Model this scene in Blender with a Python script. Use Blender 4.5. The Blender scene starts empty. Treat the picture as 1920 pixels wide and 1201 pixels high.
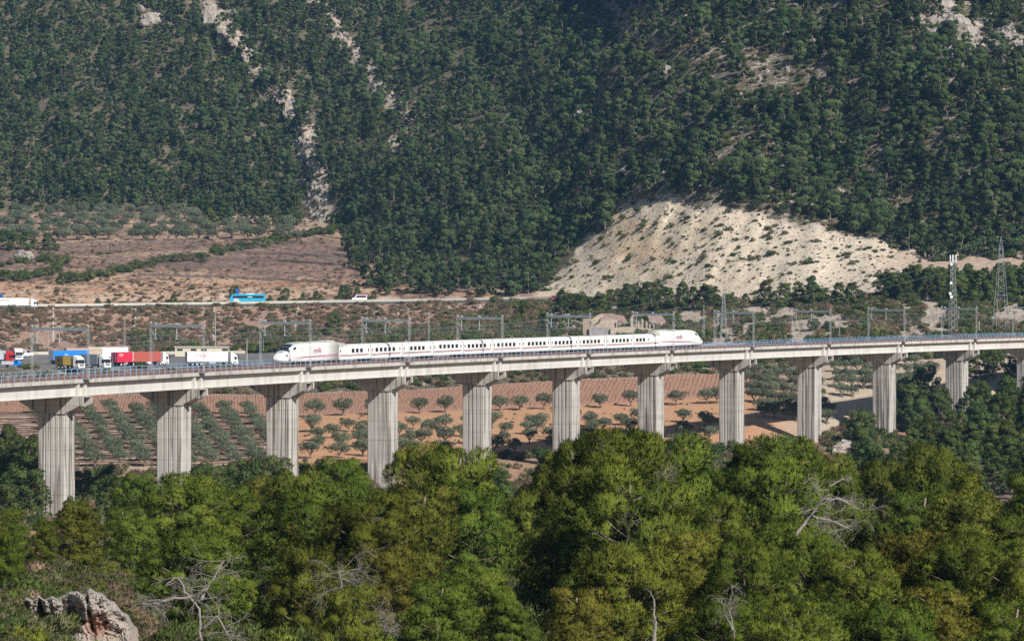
import bpy, math, random
import numpy as np
from mathutils import Vector, Matrix
R = math.radians
scene = bpy.context.scene
# ------------------------------------------------------------------ camera, sky, sun, exposure
F = 6240.0      # focal length in photograph pixels (photograph 1920 wide)
YH = 518.8      # photograph row of the horizon
CAMZ = 62.0
cam_data = bpy.data.cameras.new("camera")
cam_data.sensor_width = 36.0
cam_data.lens = 36.0 * F / 1920.0
cam_data.shift_y = -(600.5 - YH) / 1920.0
cam_data.clip_start = 1.0
cam_data.clip_end = 9000.0
cam = bpy.data.objects.new("camera", cam_data)
cam.location = (0, 0, CAMZ)
cam.rotation_euler = (R(90), 0, 0)
scene.collection.objects.link(cam)
scene.camera = cam
SUN_EL = R(36)
SUN_AZ = R(146)          # clockwise from +Y
world = bpy.data.worlds.new("World")
scene.world = world
world.use_nodes = True
wn = world.node_tree.nodes
bg = wn["Background"]
sky = wn.new("ShaderNodeTexSky")
sky.sky_type = 'NISHITA'
sky.sun_disc = False
sky.sun_elevation = SUN_EL
sky.sun_rotation = SUN_AZ
world.node_tree.links.new(sky.outputs[0], bg.inputs[0])
bg.inputs[1].default_value = 0.055
sl = bpy.data.lights.new("sun", 'SUN')
sl.energy = 4.8
sl.angle = R(0.53)
sl.color = (1.0, 0.955, 0.89)
so = bpy.data.objects.new("sun", sl)
sdir = Vector((math.sin(SUN_AZ) * math.cos(SUN_EL), math.cos(SUN_AZ) * math.cos(SUN_EL), math.sin(SUN_EL)))
so.rotation_euler = sdir.to_track_quat('Z', 'Y').to_euler()
so.location = (200, -200, 300)
scene.collection.objects.link(so)
scene.view_settings.view_transform = 'Standard'
scene.view_settings.look = 'None'
scene.view_settings.gamma = 1.0
scene.view_settings.use_curve_mapping = False
scene.view_settings.exposure = 0.25
scene.cycles.use_denoising = False
scene.cycles.max_bounces = 5
scene.cycles.diffuse_bounces = 2
scene.cycles.transparent_max_bounces = 8
scene.cycles.volume_bounces = 0

rng = np.random.default_rng(7)
rnd = random.Random(5)
COL = scene.collection

# ------------------------------------------------------------------ helpers
def link(o):
    COL.objects.link(o)
    return o

def tag(o, label=None, cat=None, group=None, kind=None):
    if label: o['label'] = label
    if cat: o['category'] = cat
    if group: o['group'] = group
    if kind: o['kind'] = kind
    return o

def empty(name, loc=(0, 0, 0), rz=0.0, label=None, cat=None, group=None):
    o = bpy.data.objects.new(name, None)
    o.empty_display_size = 0.5
    o.location = loc
    o.rotation_euler = (0, 0, rz)
    link(o)
    return tag(o, label, cat, group)

def copy_tree(o, parent=None):
    c = o.copy()
    link(c)
    c.parent = parent
    for ch in o.children:
        copy_tree(ch, c)
    return c

class MB:
    """collects shapes and links them as one mesh object"""
    def __init__(s):
        s.v = []; s.f = []; s.m = []; s.mi = 0
    def add(s, vs, fs, M=None):
        b = len(s.v)
        if M is not None:
            vs = [M @ Vector(p) for p in vs]
        s.v += [tuple(p) for p in vs]
        s.f += [tuple(b + i for i in f) for f in fs]
        s.m += [s.mi] * len(fs)
        return s
    def box(s, x0, x1, y0, y1, z0, z1, M=None):
        vs = [(x0, y0, z0), (x1, y0, z0), (x1, y1, z0), (x0, y1, z0), (x0, y0, z1), (x1, y0, z1), (x1, y1, z1), (x0, y1, z1)]
        fs = [(0, 3, 2, 1), (4, 5, 6, 7), (0, 1, 5, 4), (1, 2, 6, 5), (2, 3, 7, 6), (3, 0, 4, 7)]
        return s.add(vs, fs, M)
    def prism(s, poly, a, b, axis='y', M=None):
        """extrude polygon poly [(p,q)] along axis from a to b. axis y: (x,z), axis z: (x,y), axis x: (y,z)"""
        def P(p, q, t):
            return (p, t, q) if axis == 'y' else ((p, q, t) if axis == 'z' else (t, p, q))
        n = len(poly)
        vs = [P(p, q, a) for p, q in poly] + [P(p, q, b) for p, q in poly]
        fs = [tuple(range(n)), tuple(range(2 * n - 1, n - 1, -1))]
        fs += [(i, i + n, (i + 1) % n + n, (i + 1) % n) for i in range(n)]
        return s.add(vs, fs, M)
    def tube(s, pts, rad, n=5, M=None):
        pts = [Vector(p) for p in pts]
        if not isinstance(rad, (list, tuple)): rad = [rad] * len(pts)
        vs = []; fs = []
        for i, p in enumerate(pts):
            d = (pts[min(i + 1, len(pts) - 1)] - pts[max(i - 1, 0)]).normalized()
            up = Vector((0, 0, 1)) if abs(d.z) < 0.9 else Vector((1, 0, 0))
            a = d.cross(up).normalized(); b = d.cross(a)
            for k in range(n):
                t = 2 * math.pi * k / n
                vs.append(p + (a * math.cos(t) + b * math.sin(t)) * rad[i])
        for i in range(len(pts) - 1):
            for k in range(n):
                fs.append((i * n + k, i * n + (k + 1) % n, (i + 1) * n + (k + 1) % n, (i + 1) * n + k))
        fs.append(tuple(range(n - 1, -1, -1)))
        fs.append(tuple(range((len(pts) - 1) * n, len(pts) * n)))
        return s.add(vs, fs, M)
    def bar(s, p, q, w, M=None):
        return s.tube([p, q], w * 0.7, 4, M)
    def disc(s, c, r, w, axis='y', n=14, M=None):
        poly = [(c[0] + r * math.cos(2 * math.pi * k / n), c[2] + r * math.sin(2 * math.pi * k / n)) for k in range(n)]
        return s.prism(poly, c[1] - w / 2, c[1] + w / 2, 'y', M)
    def build(s, name, mats, parent=None, smooth=False, loc=None):
        me = bpy.data.meshes.new(name)
        me.from_pydata(s.v, [], s.f)
        if not isinstance(mats, (list, tuple)): mats = [mats]
        for m in mats: me.materials.append(m)
        if len(mats) > 1:
            me.polygons.foreach_set('material_index', s.m)
        import bmesh
        bm = bmesh.new(); bm.from_mesh(me); bmesh.ops.recalc_face_normals(bm, faces=bm.faces); bm.to_mesh(me); bm.free()
        if smooth:
            me.polygons.foreach_set('use_smooth', [True] * len(me.polygons))
        o = bpy.data.objects.new(name, me)
        if loc is not None: o.location = loc
        link(o)
        if parent is not None: o.parent = parent
        return o

def inst(name, mesh, parent=None, loc=(0, 0, 0), rz=0.0, sc=1.0):
    o = bpy.data.objects.new(name, mesh)
    o.location = loc; o.rotation_euler = (0, 0, rz)
    o.scale = (sc, sc, sc) if not isinstance(sc, tuple) else sc
    link(o)
    if parent is not None: o.parent = parent
    return o

# ------------------------------------------------------------------ noise (numpy)
def _hash(ix, iy, iz, seed):
    h = (ix * 374761393 + iy * 668265263 + iz * 1274126177 + seed * 974634777) & 0xFFFFFFFF
    h = ((h ^ (h >> 13)) * 1103515245) & 0xFFFFFFFF
    h = (h ^ (h >> 16)) & 0xFFFF
    return h / 32767.5 - 1.0
def vnoise(x, y, z=0.0, seed=0):
    x, y, z = np.broadcast_arrays(np.asarray(x, float), np.asarray(y, float), np.asarray(z, float))
    ix = np.floor(x).astype(np.int64); iy = np.floor(y).astype(np.int64); iz = np.floor(z).astype(np.int64)
    fx = x - ix; fy = y - iy; fz = z - iz
    fx = fx * fx * (3 - 2 * fx); fy = fy * fy * (3 - 2 * fy); fz = fz * fz * (3 - 2 * fz)
    r = 0
    for a in (0, 1):
        for b in (0, 1):
            for c in (0, 1):
                w = (fx if a else 1 - fx) * (fy if b else 1 - fy) * (fz if c else 1 - fz)
                r = r + w * _hash(ix + a, iy + b, iz + c, seed)
    return r
def fbm(x, y, z=0.0, oct=4, seed=0, gain=0.5):
    r = 0; a = 1.0; t = 0
    for o in range(oct):
        r = r + a * vnoise(np.asarray(x) * 2 ** o, np.asarray(y) * 2 ** o, np.asarray(z) * 2 ** o, seed + o * 17)
        t += a; a *= gain
    return r / t

# ------------------------------------------------------------------ materials
def mat(name, col, rough=0.8, var=0.0, scale=1.0, spec=0.3, metal=0.0, bump=0.0, stretch=None, col2=None, rand=0.0):
    m = bpy.data.materials.new(name)
    m.use_nodes = True
    nt = m.node_tree; N = nt.nodes; L = nt.links
    b = N["Principled BSDF"]
    b.inputs["Roughness"].default_value = rough
    b.inputs["Specular IOR Level"].default_value = spec
    b.inputs["Metallic"].default_value = metal
    b.inputs["Base Color"].default_value = (*col, 1)
    if var > 0 or col2 or bump > 0:
        tc = N.new("ShaderNodeTexCoord"); mp = N.new("ShaderNodeMapping")
        mp.inputs["Scale"].default_value = stretch or (1, 1, 1)
        L.new(tc.outputs["Object"], mp.inputs[0])
        nz = N.new("ShaderNodeTexNoise"); nz.inputs["Scale"].default_value = scale
        nz.inputs["Detail"].default_value = 6; nz.inputs["Roughness"].default_value = 0.65
        L.new(mp.outputs[0], nz.inputs["Vector"])
        if var > 0 or col2:
            rp = N.new("ShaderNodeValToRGB")
            rp.color_ramp.elements[0].position = 0.32; rp.color_ramp.elements[1].position = 0.68
            c2 = col2 or tuple(max(0, c * (1 + var)) for c in col)
            c1 = tuple(max(0, c * (1 - var)) for c in col)
            rp.color_ramp.elements[0].color = (*c1, 1); rp.color_ramp.elements[1].color = (*c2, 1)
            L.new(nz.outputs["Fac"], rp.inputs[0]); L.new(rp.outputs[0], b.inputs["Base Color"])
        if bump > 0:
            bp = N.new("ShaderNodeBump"); bp.inputs["Strength"].default_value = 0.6; bp.inputs["Distance"].default_value = bump
            L.new(nz.outputs["Fac"], bp.inputs["Height"]); L.new(bp.outputs[0], b.inputs["Normal"])
    return m

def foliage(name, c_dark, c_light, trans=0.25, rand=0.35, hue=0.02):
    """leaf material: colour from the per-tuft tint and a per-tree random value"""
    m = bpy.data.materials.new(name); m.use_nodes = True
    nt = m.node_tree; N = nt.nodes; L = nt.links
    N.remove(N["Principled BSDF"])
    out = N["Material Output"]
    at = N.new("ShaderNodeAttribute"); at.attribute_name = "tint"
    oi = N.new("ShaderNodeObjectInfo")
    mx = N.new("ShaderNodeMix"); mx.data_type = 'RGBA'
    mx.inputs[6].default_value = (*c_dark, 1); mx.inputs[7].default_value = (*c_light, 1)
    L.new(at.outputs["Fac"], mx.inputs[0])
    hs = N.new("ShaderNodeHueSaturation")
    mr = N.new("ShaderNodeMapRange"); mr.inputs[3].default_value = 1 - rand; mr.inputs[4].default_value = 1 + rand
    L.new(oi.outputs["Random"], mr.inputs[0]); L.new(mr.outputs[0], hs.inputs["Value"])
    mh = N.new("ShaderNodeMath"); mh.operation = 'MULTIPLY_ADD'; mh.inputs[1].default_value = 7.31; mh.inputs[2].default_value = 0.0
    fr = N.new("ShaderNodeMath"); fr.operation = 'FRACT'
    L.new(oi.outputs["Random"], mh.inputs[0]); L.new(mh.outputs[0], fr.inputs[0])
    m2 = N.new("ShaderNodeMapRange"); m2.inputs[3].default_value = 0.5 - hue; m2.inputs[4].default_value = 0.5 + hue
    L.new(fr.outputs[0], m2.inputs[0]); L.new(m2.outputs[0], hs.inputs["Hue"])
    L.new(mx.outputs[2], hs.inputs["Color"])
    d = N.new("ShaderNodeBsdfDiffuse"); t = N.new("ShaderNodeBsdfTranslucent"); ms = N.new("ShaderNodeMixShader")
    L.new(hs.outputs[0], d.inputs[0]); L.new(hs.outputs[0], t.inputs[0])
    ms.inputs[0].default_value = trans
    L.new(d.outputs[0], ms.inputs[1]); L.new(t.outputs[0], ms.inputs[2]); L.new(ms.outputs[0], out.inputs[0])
    return m

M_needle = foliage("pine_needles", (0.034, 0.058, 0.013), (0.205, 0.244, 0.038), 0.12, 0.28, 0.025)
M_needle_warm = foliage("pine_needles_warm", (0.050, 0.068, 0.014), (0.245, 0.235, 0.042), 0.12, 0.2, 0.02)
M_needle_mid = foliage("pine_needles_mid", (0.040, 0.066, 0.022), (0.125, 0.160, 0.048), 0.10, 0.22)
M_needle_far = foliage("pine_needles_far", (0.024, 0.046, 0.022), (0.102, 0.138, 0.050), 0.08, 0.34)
M_olive = foliage("olive_leaves", (0.095, 0.120, 0.075), (0.230, 0.255, 0.170), 0.15, 0.2)
M_scrub = foliage("scrub_leaves", (0.075, 0.085, 0.040), (0.190, 0.180, 0.090), 0.1, 0.35)
M_drygrass = foliage("dry_scrub", (0.14, 0.10, 0.065), (0.30, 0.225, 0.15), 0.1, 0.3)
M_bark = mat("pine_bark", (0.23, 0.185, 0.15), 0.9, 0.4, 6.0, bump=0.03)
M_deadwood = mat("dead_wood", (0.25, 0.225, 0.205), 0.85, 0.25, 8.0)
M_olivebark = mat("olive_bark", (0.16, 0.13, 0.10), 0.9, 0.3, 6.0)
M_twig = foliage("bare_twigs", (0.12, 0.09, 0.085), (0.25, 0.20, 0.20), 0.0, 0.25)
M_steel = mat("galvanised_steel", (0.42, 0.44, 0.45), 0.55, 0.15, 3.0, metal=0.2)
M_steel_dark = mat("weathered_steel", (0.20, 0.21, 0.22), 0.6, 0.2, 3.0)
M_beam = mat("painted_beam", (0.24, 0.28, 0.31), 0.55, 0.15, 1.5)
M_wire = mat("wire_metal", (0.25, 0.27, 0.28), 0.5)
M_blue = mat("blue_railing_paint", (0.26, 0.42, 0.62), 0.5, 0.25, 2.0)
M_glass = mat("dark_glass", (0.015, 0.02, 0.025), 0.08, spec=0.8)
M_black = mat("black_rubber", (0.02, 0.02, 0.022), 0.8)
M_white = mat("white_paint", (0.80, 0.80, 0.79), 0.35, 0.03, 0.8)
M_rock = mat("pale_rock", (0.30, 0.265, 0.235), 0.95, 0.5, 2.2, bump=0.35, col2=(0.45, 0.40, 0.35))

def concrete(name, base, dark, streak=0.6, sc=0.9, gscale=0.35):
    m = bpy.data.materials.new(name); m.use_nodes = True
    nt = m.node_tree; N = nt.nodes; L = nt.links
    b = N["Principled BSDF"]; b.inputs["Roughness"].default_value = 0.9; b.inputs["Specular IOR Level"].default_value = 0.15
    geo = N.new("ShaderNodeNewGeometry")
    mp = N.new("ShaderNodeMapping"); mp.inputs["Scale"].default_value = (sc, sc, 0.035)
    L.new(geo.outputs["Position"], mp.inputs[0])
    n1 = N.new("ShaderNodeTexNoise"); n1.inputs["Scale"].default_value = 1.6; n1.inputs["Detail"].default_value = 4
    L.new(mp.outputs[0], n1.inputs["Vector"])
    r1 = N.new("ShaderNodeValToRGB"); r1.color_ramp.elements[0].position = 0.39; r1.color_ramp.elements[1].position = 0.47
    r1.color_ramp.elements[0].color = (1, 1, 1, 1); r1.color_ramp.elements[1].color = (0, 0, 0, 1)
    L.new(n1.outputs["Fac"], r1.inputs[0])
    n2 = N.new("ShaderNodeTexNoise"); n2.inputs["Scale"].default_value = gscale; n2.inputs["Detail"].default_value = 8
    L.new(geo.outputs["Position"], n2.inputs["Vector"])
    mp3 = N.new("ShaderNodeMapping"); mp3.inputs["Scale"].default_value = (0.02, 0.02, 0.9)
    L.new(geo.outputs["Position"], mp3.inputs[0])
    n3 = N.new("ShaderNodeTexNoise"); n3.inputs["Scale"].default_value = 1.0; n3.inputs["Detail"].default_value = 2
    L.new(mp3.outputs[0], n3.inputs["Vector"])
    mx = N.new("ShaderNodeMix"); mx.data_type = 'RGBA'; mx.inputs[6].default_value = (*base, 1); mx.inputs[7].default_value = (*dark, 1)
    mm = N.new("ShaderNodeMath"); mm.operation = 'MULTIPLY'; mm.inputs[1].default_value = streak
    L.new(r1.outputs[0], mm.inputs[0]); L.new(mm.outputs[0], mx.inputs[0])
    hs = N.new("ShaderNodeHueSaturation")
    ad = N.new("ShaderNodeMath"); ad.operation = 'ADD'; L.new(n2.outputs["Fac"], ad.inputs[0]); L.new(n3.outputs["Fac"], ad.inputs[1])
    mr = N.new("ShaderNodeMapRange"); mr.inputs[1].default_value = 0.6; mr.inputs[2].default_value = 1.4; mr.inputs[3].default_value = 0.86; mr.inputs[4].default_value = 1.12
    L.new(ad.outputs[0], mr.inputs[0]); L.new(mr.outputs[0], hs.inputs["Value"])
    L.new(mx.outputs[2], hs.inputs["Color"])
    # pour joints: thin darker lines every few metres of height
    sp = N.new("ShaderNodeSeparateXYZ"); L.new(geo.outputs["Position"], sp.inputs[0])
    q = N.new("ShaderNodeMath"); q.operation = 'MULTIPLY'; q.inputs[1].default_value = 0.27; L.new(sp.outputs[2], q.inputs[0])
    fr = N.new("ShaderNodeMath"); fr.operation = 'FRACT'; L.new(q.outputs[0], fr.inputs[0])
    lt = N.new("ShaderNodeMath"); lt.operation = 'LESS_THAN'; lt.inputs[1].default_value = 0.03; L.new(fr.outputs[0], lt.inputs[0])
    m3 = N.new("ShaderNodeMix"); m3.data_type = 'RGBA'; m3.blend_type = 'MULTIPLY'; m3.inputs[7].default_value = (0.78, 0.76, 0.74, 1)
    L.new(lt.outputs[0], m3.inputs[0]); L.new(hs.outputs[0], m3.inputs[6]); L.new(m3.outputs[2], b.inputs["Base Color"])
    return m
M_pier = concrete("pier_concrete", (0.46, 0.44, 0.41), (0.15, 0.128, 0.11), 0.85, 1.1)
M_girder = concrete("girder_concrete", (0.60, 0.58, 0.55), (0.44, 0.41, 0.37), 0.45, 0.35)
M_kerb = concrete("kerb_concrete", (0.50, 0.475, 0.44), (0.28, 0.24, 0.21), 0.6, 0.4)
M_conc = mat("old_concrete", (0.50, 0.46, 0.40), 0.9, 0.15, 0.8)
M_ballast = mat("ballast", (0.20, 0.165, 0.145), 0.95, 0.45, 3.0, bump=0.1)
M_rust = mat("rusty_rail", (0.19, 0.095, 0.07), 0.7, 0.3, 2.0)
# ------------------------------------------------------------------ terrain
CX = [-500, 0, 250, 480, 600, 800, 1000, 1100, 1200, 1300, 1400, 1600, 1750, 1920, 2420]
LY = [
 [1700] * 15,
 [1201] * 15,
 [1110] * 15,
 [1030] * 11 + [1010, 990, 960, 930],
 [1012, 1010, 1000, 990, 985, 960, 935, 920, 905, 893, 880, 850, 825, 790, 740],
 [885, 880, 880, 875, 870, 862, 855, 852, 850, 850, 845, 800, 790, 750, 715],
 [772, 772, 772, 785, 775, 770, 762, 758, 752, 745, 738, 715, 708, 700, 690],
 [738, 738, 738, 738, 735, 728, 715, 710, 705, 700, 700, 680, 672, 665, 655],
 [691, 691, 691, 690, 684, 677, 670, 666, 660, 655, 650, 640, 636, 632, 628],
 [664, 664, 664, 662, 657, 650, 641, 637, 634, 632, 630, 620, 617, 615, 610],
 [582, 579, 576, 573, 571, 568, 564, 566, 572, 570, 566, 560, 555, 550, 545],
 [577, 574, 571, 568, 566, 563, 559, 561, 569, 567, 563, 557, 552, 547, 542],
 [528, 525, 520, 520, 520, 535, 545, 540, 535, 530, 530, 530, 520, 510, 505],
 [395, 395, 395, 400, 410, 495, 490, 430, 385, 378, 392, 435, 478, 480, 475],
 [190] * 15,
 [0] * 15,
 [-500] * 15,
]
LD = [
 [110] * 15,
 [155, 160, 175, 190, 190, 190, 190, 190, 190, 190, 190, 190, 190, 190, 190],
 [168, 172, 200, 250, 260, 260, 260, 260, 260, 260, 260, 260, 260, 262, 270],
 [300, 300, 350, 400, 400, 400, 400, 400, 400, 400, 400, 420, 430, 450, 480],
 [500, 500, 520, 545, 570, 610, 650, 675, 700, 725, 750, 810, 850, 890, 960],
 [700, 720, 720, 720, 720, 740, 760, 770, 780, 790, 805, 880, 900, 940, 990],
 [850, 850, 850, 845, 850, 860, 875, 880, 890, 900, 905, 930, 945, 960, 1000],
 [900, 900, 900, 903, 905, 915, 930, 937, 943, 950, 955, 970, 980, 990, 1010],
 [925, 925, 925, 928, 935, 945, 955, 960, 965, 970, 975, 985, 990, 1000, 1015],
 [1150, 1150, 1150, 1140, 1120, 1095, 1075, 1065, 1050, 1035, 1025, 1010, 1015, 1020, 1030],
 [1230, 1235, 1238, 1235, 1230, 1218, 1200, 1180, 1150, 1115, 1100, 1090, 1090, 1090, 1090],
 [1254, 1259, 1262, 1259, 1254, 1242, 1224, 1196, 1162, 1124, 1107, 1096, 1096, 1096, 1096],
 [1290, 1290, 1295, 1295, 1290, 1260, 1240, 1215, 1182, 1155, 1138, 1120, 1115, 1112, 1112],
 [1560, 1560, 1560, 1550, 1520, 1320, 1305, 1275, 1247, 1218, 1198, 1168, 1150, 1140, 1130],
 [1670, 1665, 1650, 1635, 1620, 1560, 1480, 1440, 1350, 1300, 1270, 1235, 1215, 1200, 1190],
 [1775, 1770, 1755, 1735, 1725, 1690, 1620, 1570, 1450, 1380, 1350, 1310, 1295, 1280, 1270],
 [1945, 1940, 1925, 1905, 1895, 1860, 1790, 1740, 1620, 1550, 1520, 1480, 1465, 1450, 1440],
]
LY = np.array(LY, float); LS = F / np.array(LD, float); CX = np.array(CX, float)
NL = len(LY)
RIDGE_A = np.array([(370, -80), (388, 0), (410, 50), (450, 90), (480, 130), (520, 170), (545, 210), (572, 245), (582, 300), (592, 345), (600, 400)], float)
RIDGE_B = np.array([(560, -80), (600, 10), (650, 85), (690, 130), (720, 180), (770, 215), (772, 245), (730, 280)], float)
GULLY = np.array([(1190, -80), (1168, 40), (1130, 130), (1095, 235), (1085, 300), (1050, 400), (1000, 480)], float)
def seg_dist(px, py, poly):
    """distance to polyline and signed side (positive = right of it when going down)"""
    px = np.asarray(px, float); py = np.asarray(py, float)
    best = np.full(np.broadcast(px, py).shape, 1e9); side = np.zeros_like(best)
    for (x0, y0), (x1, y1) in zip(poly[:-1], poly[1:]):
        dx, dy = x1 - x0, y1 - y0
        t = np.clip(((px - x0) * dx + (py - y0) * dy) / (dx * dx + dy * dy), 0, 1)
        d = np.hypot(px - x0 - t * dx, py - y0 - t * dy)
        s = np.sign((px - x0) * dy - (py - y0) * dx)
        m = d < best
        best = np.where(m, d, best); side = np.where(m, s, side)
    return best, side
_gx = np.arange(-700, 2621, 5.0)
def _smooth(a, w):
    k = np.exp(-0.5 * (np.arange(-3 * w, 3 * w + 1) / w) ** 2); k /= k.sum()
    b = np.concatenate([np.full(3 * w, a[0]), a, np.full(3 * w, a[-1])])
    return np.convolve(b, k, 'valid')
SY = [_smooth(np.interp(_gx, CX, LY[k]), 5) for k in range(NL)]
SS = [_smooth(np.interp(_gx, CX, LS[k]), 5 if k < 12 else 11) for k in range(NL)]
def line_y(px):
    return np.array([np.interp(px, _gx, SY[k]) for k in range(NL)])
def line_s(px):
    return np.array([np.interp(px, _gx, SS[k]) for k in range(NL)])
def disp(px, py, D):
    """displacement along the line of sight (relative), and vertical roughness in metres"""
    X = (px - 960) / F * D; Z = -(py - YH) / F * D
    mtn = np.clip((line_y(px)[13] + 15 - py) / 60.0, 0, 1)
    r = fbm(X / 70, Z / 90, 0, 4, 3) * 15 * mtn + fbm(X / 9, Z / 9, D / 30, 3, 9) * 1.6 * mtn
    g = np.abs(vnoise(X / 45 + Z / 160, Z / 260, 0, 21)); r = r + (0.35 - g) * 24 * mtn
    dA, sA = seg_dist(px, py, RIDGE_A)
    near = np.where(sA > 0, np.exp(-dA / 90.0), np.exp(-(dA / 14.0) ** 2))
    r = r - near * (13 + 9 * np.clip((160 - py) / 80, 0, 1)) * (0.75 + 0.5 * vnoise(X / 18, Z / 18, 0, 66)) * np.clip((430 - py) / 120, 0, 1)
    dB, sB = seg_dist(px, py, RIDGE_B)
    r = r - np.where(sB > 0, np.exp(-dB / 60.0), np.exp(-dB / 22.0)) * 10 * np.clip((380 - py) / 60, 0, 1)
    dG, sG = seg_dist(px, py, GULLY)
    gm = np.clip((480 - py) / 60, 0, 1) * mtn
    r = r - np.where(sG > 0, np.exp(-dG / 140.0) * np.clip(dG / 16, 0, 1), 0) * 10 * gm + np.exp(-(dG / 16.0) ** 2) * 5 * gm
    sc = scar_mask(px, py)
    rr = fbm(X / 12, Z / 10, 0, 4, 5) * 3.2 + fbm(X / 2.5, Z / 2.5, 0, 3, 8) * 0.9
    r = r * (1 - sc) + rr * sc + sc * (0.3 - np.abs(fbm(X / 11 - Z / 22, Z / 50, 0, 3, 31)) * 1.6) * 4.5
    return r
def scar_mask(px, py):
    top = np.interp(px, [990, 1010, 1060, 1100, 1135, 1150, 1165, 1200, 1235, 1280, 1330, 1400, 1460, 1520, 1570, 1640, 1700, 1750, 1760],
                    [560, 545, 490, 440, 440, 395, 382, 370, 366, 372, 388, 395, 405, 418, 425, 448, 472, 492, 600])
    bot = np.interp(px, [990, 1200, 1500, 1650, 1760], [566, 566, 562, 550, 505])
    w = fbm(np.asarray(px) / 30, np.asarray(py) / 30, 0, 4, 77) * 22
    return np.clip((py - top + w) / 8, 0, 1) * np.clip((bot - py) / 8, 0, 1)
def base_s(px, py):
    px = np.atleast_1d(np.asarray(px, float)); py = np.atleast_1d(np.asarray(py, float))
    ly = line_y(px); ls = line_s(px)
    s = np.zeros_like(px)
    for k in range(NL - 1):
        m = (py <= ly[k]) & (py >= ly[k + 1])
        t = (ly[k] - py) / (ly[k] - ly[k + 1])
        s = np.where(m, ls[k] + (ls[k + 1] - ls[k]) * t, s)
    s = np.where(py > ly[0], ls[0], s); s = np.where(py < ly[-1], ls[-1], s)
    return s
def zrough(X, D, py, ly):
    a = np.full(X.shape, 0.25)
    fore = py > ly[4]; bank = (py < ly[7]) & (py > ly[8]); emb = (py < ly[9]) & (py > ly[10])
    flat = ((py < ly[8] + 1) & (py > ly[9] - 1) & (X < -45)) | ((py < ly[10] + 1) & (py > ly[11] - 1))
    a = np.where(fore, 0.7, a); a = np.where(bank | emb, 0.6, a); a = np.where(py < ly[11], 0.5, a); a = np.where(flat, 0.0, a)
    return a * (fbm(X / 7, D / 7, 0, 3, 41) + 0.35 * vnoise(X / 1.4, D / 1.4, 0, 43))
def ground(px, py):
    """photograph pixel -> point of the ground surface seen there (arrays)"""
    px = np.atleast_1d(np.asarray(px, float)); py = np.atleast_1d(np.asarray(py, float))
    D = F / base_s(px, py)
    D = D + disp(px, py, D)
    X = (px - 960) / F * D
    Z = CAMZ - (py - YH) / F * D + zrough(X, D, py, line_y(px))
    return X, D, Z
# one sheet: rows follow the feature lines
ROWS = [14, 26, 20, 18, 26, 40, 20, 24, 8, 34, 3, 22, 60, 95, 85, 24]
STEP = 7.0
gx = np.arange(-500, 2420 + STEP, STEP)
rows_y = []; band_of_row = []
LYG = line_y(gx)
for k in range(NL - 1):
    for j in range(ROWS[k]):
        rows_y.append(LYG[k] + (LYG[k + 1] - LYG[k]) * j / ROWS[k]); band_of_row.append(k)
rows_y.append(LYG[-1]); rows_y = np.array(rows_y)
PX = np.broadcast_to(gx, rows_y.shape)
GX, GD, GZ = [a.reshape(rows_y.shape) for a in ground(PX.ravel(), rows_y.ravel())]
def zat(px, D):
    """height of the ground at azimuth px and depth D"""
    c = (px + 500) / STEP; i = int(np.clip(math.floor(c), 0, len(gx) - 2)); f = c - i
    def colz(i):
        return np.interp(D, np.maximum.accumulate(GD[:, i]), GZ[:, i])
    return colz(i) * (1 - f) + colz(i + 1) * f

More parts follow.
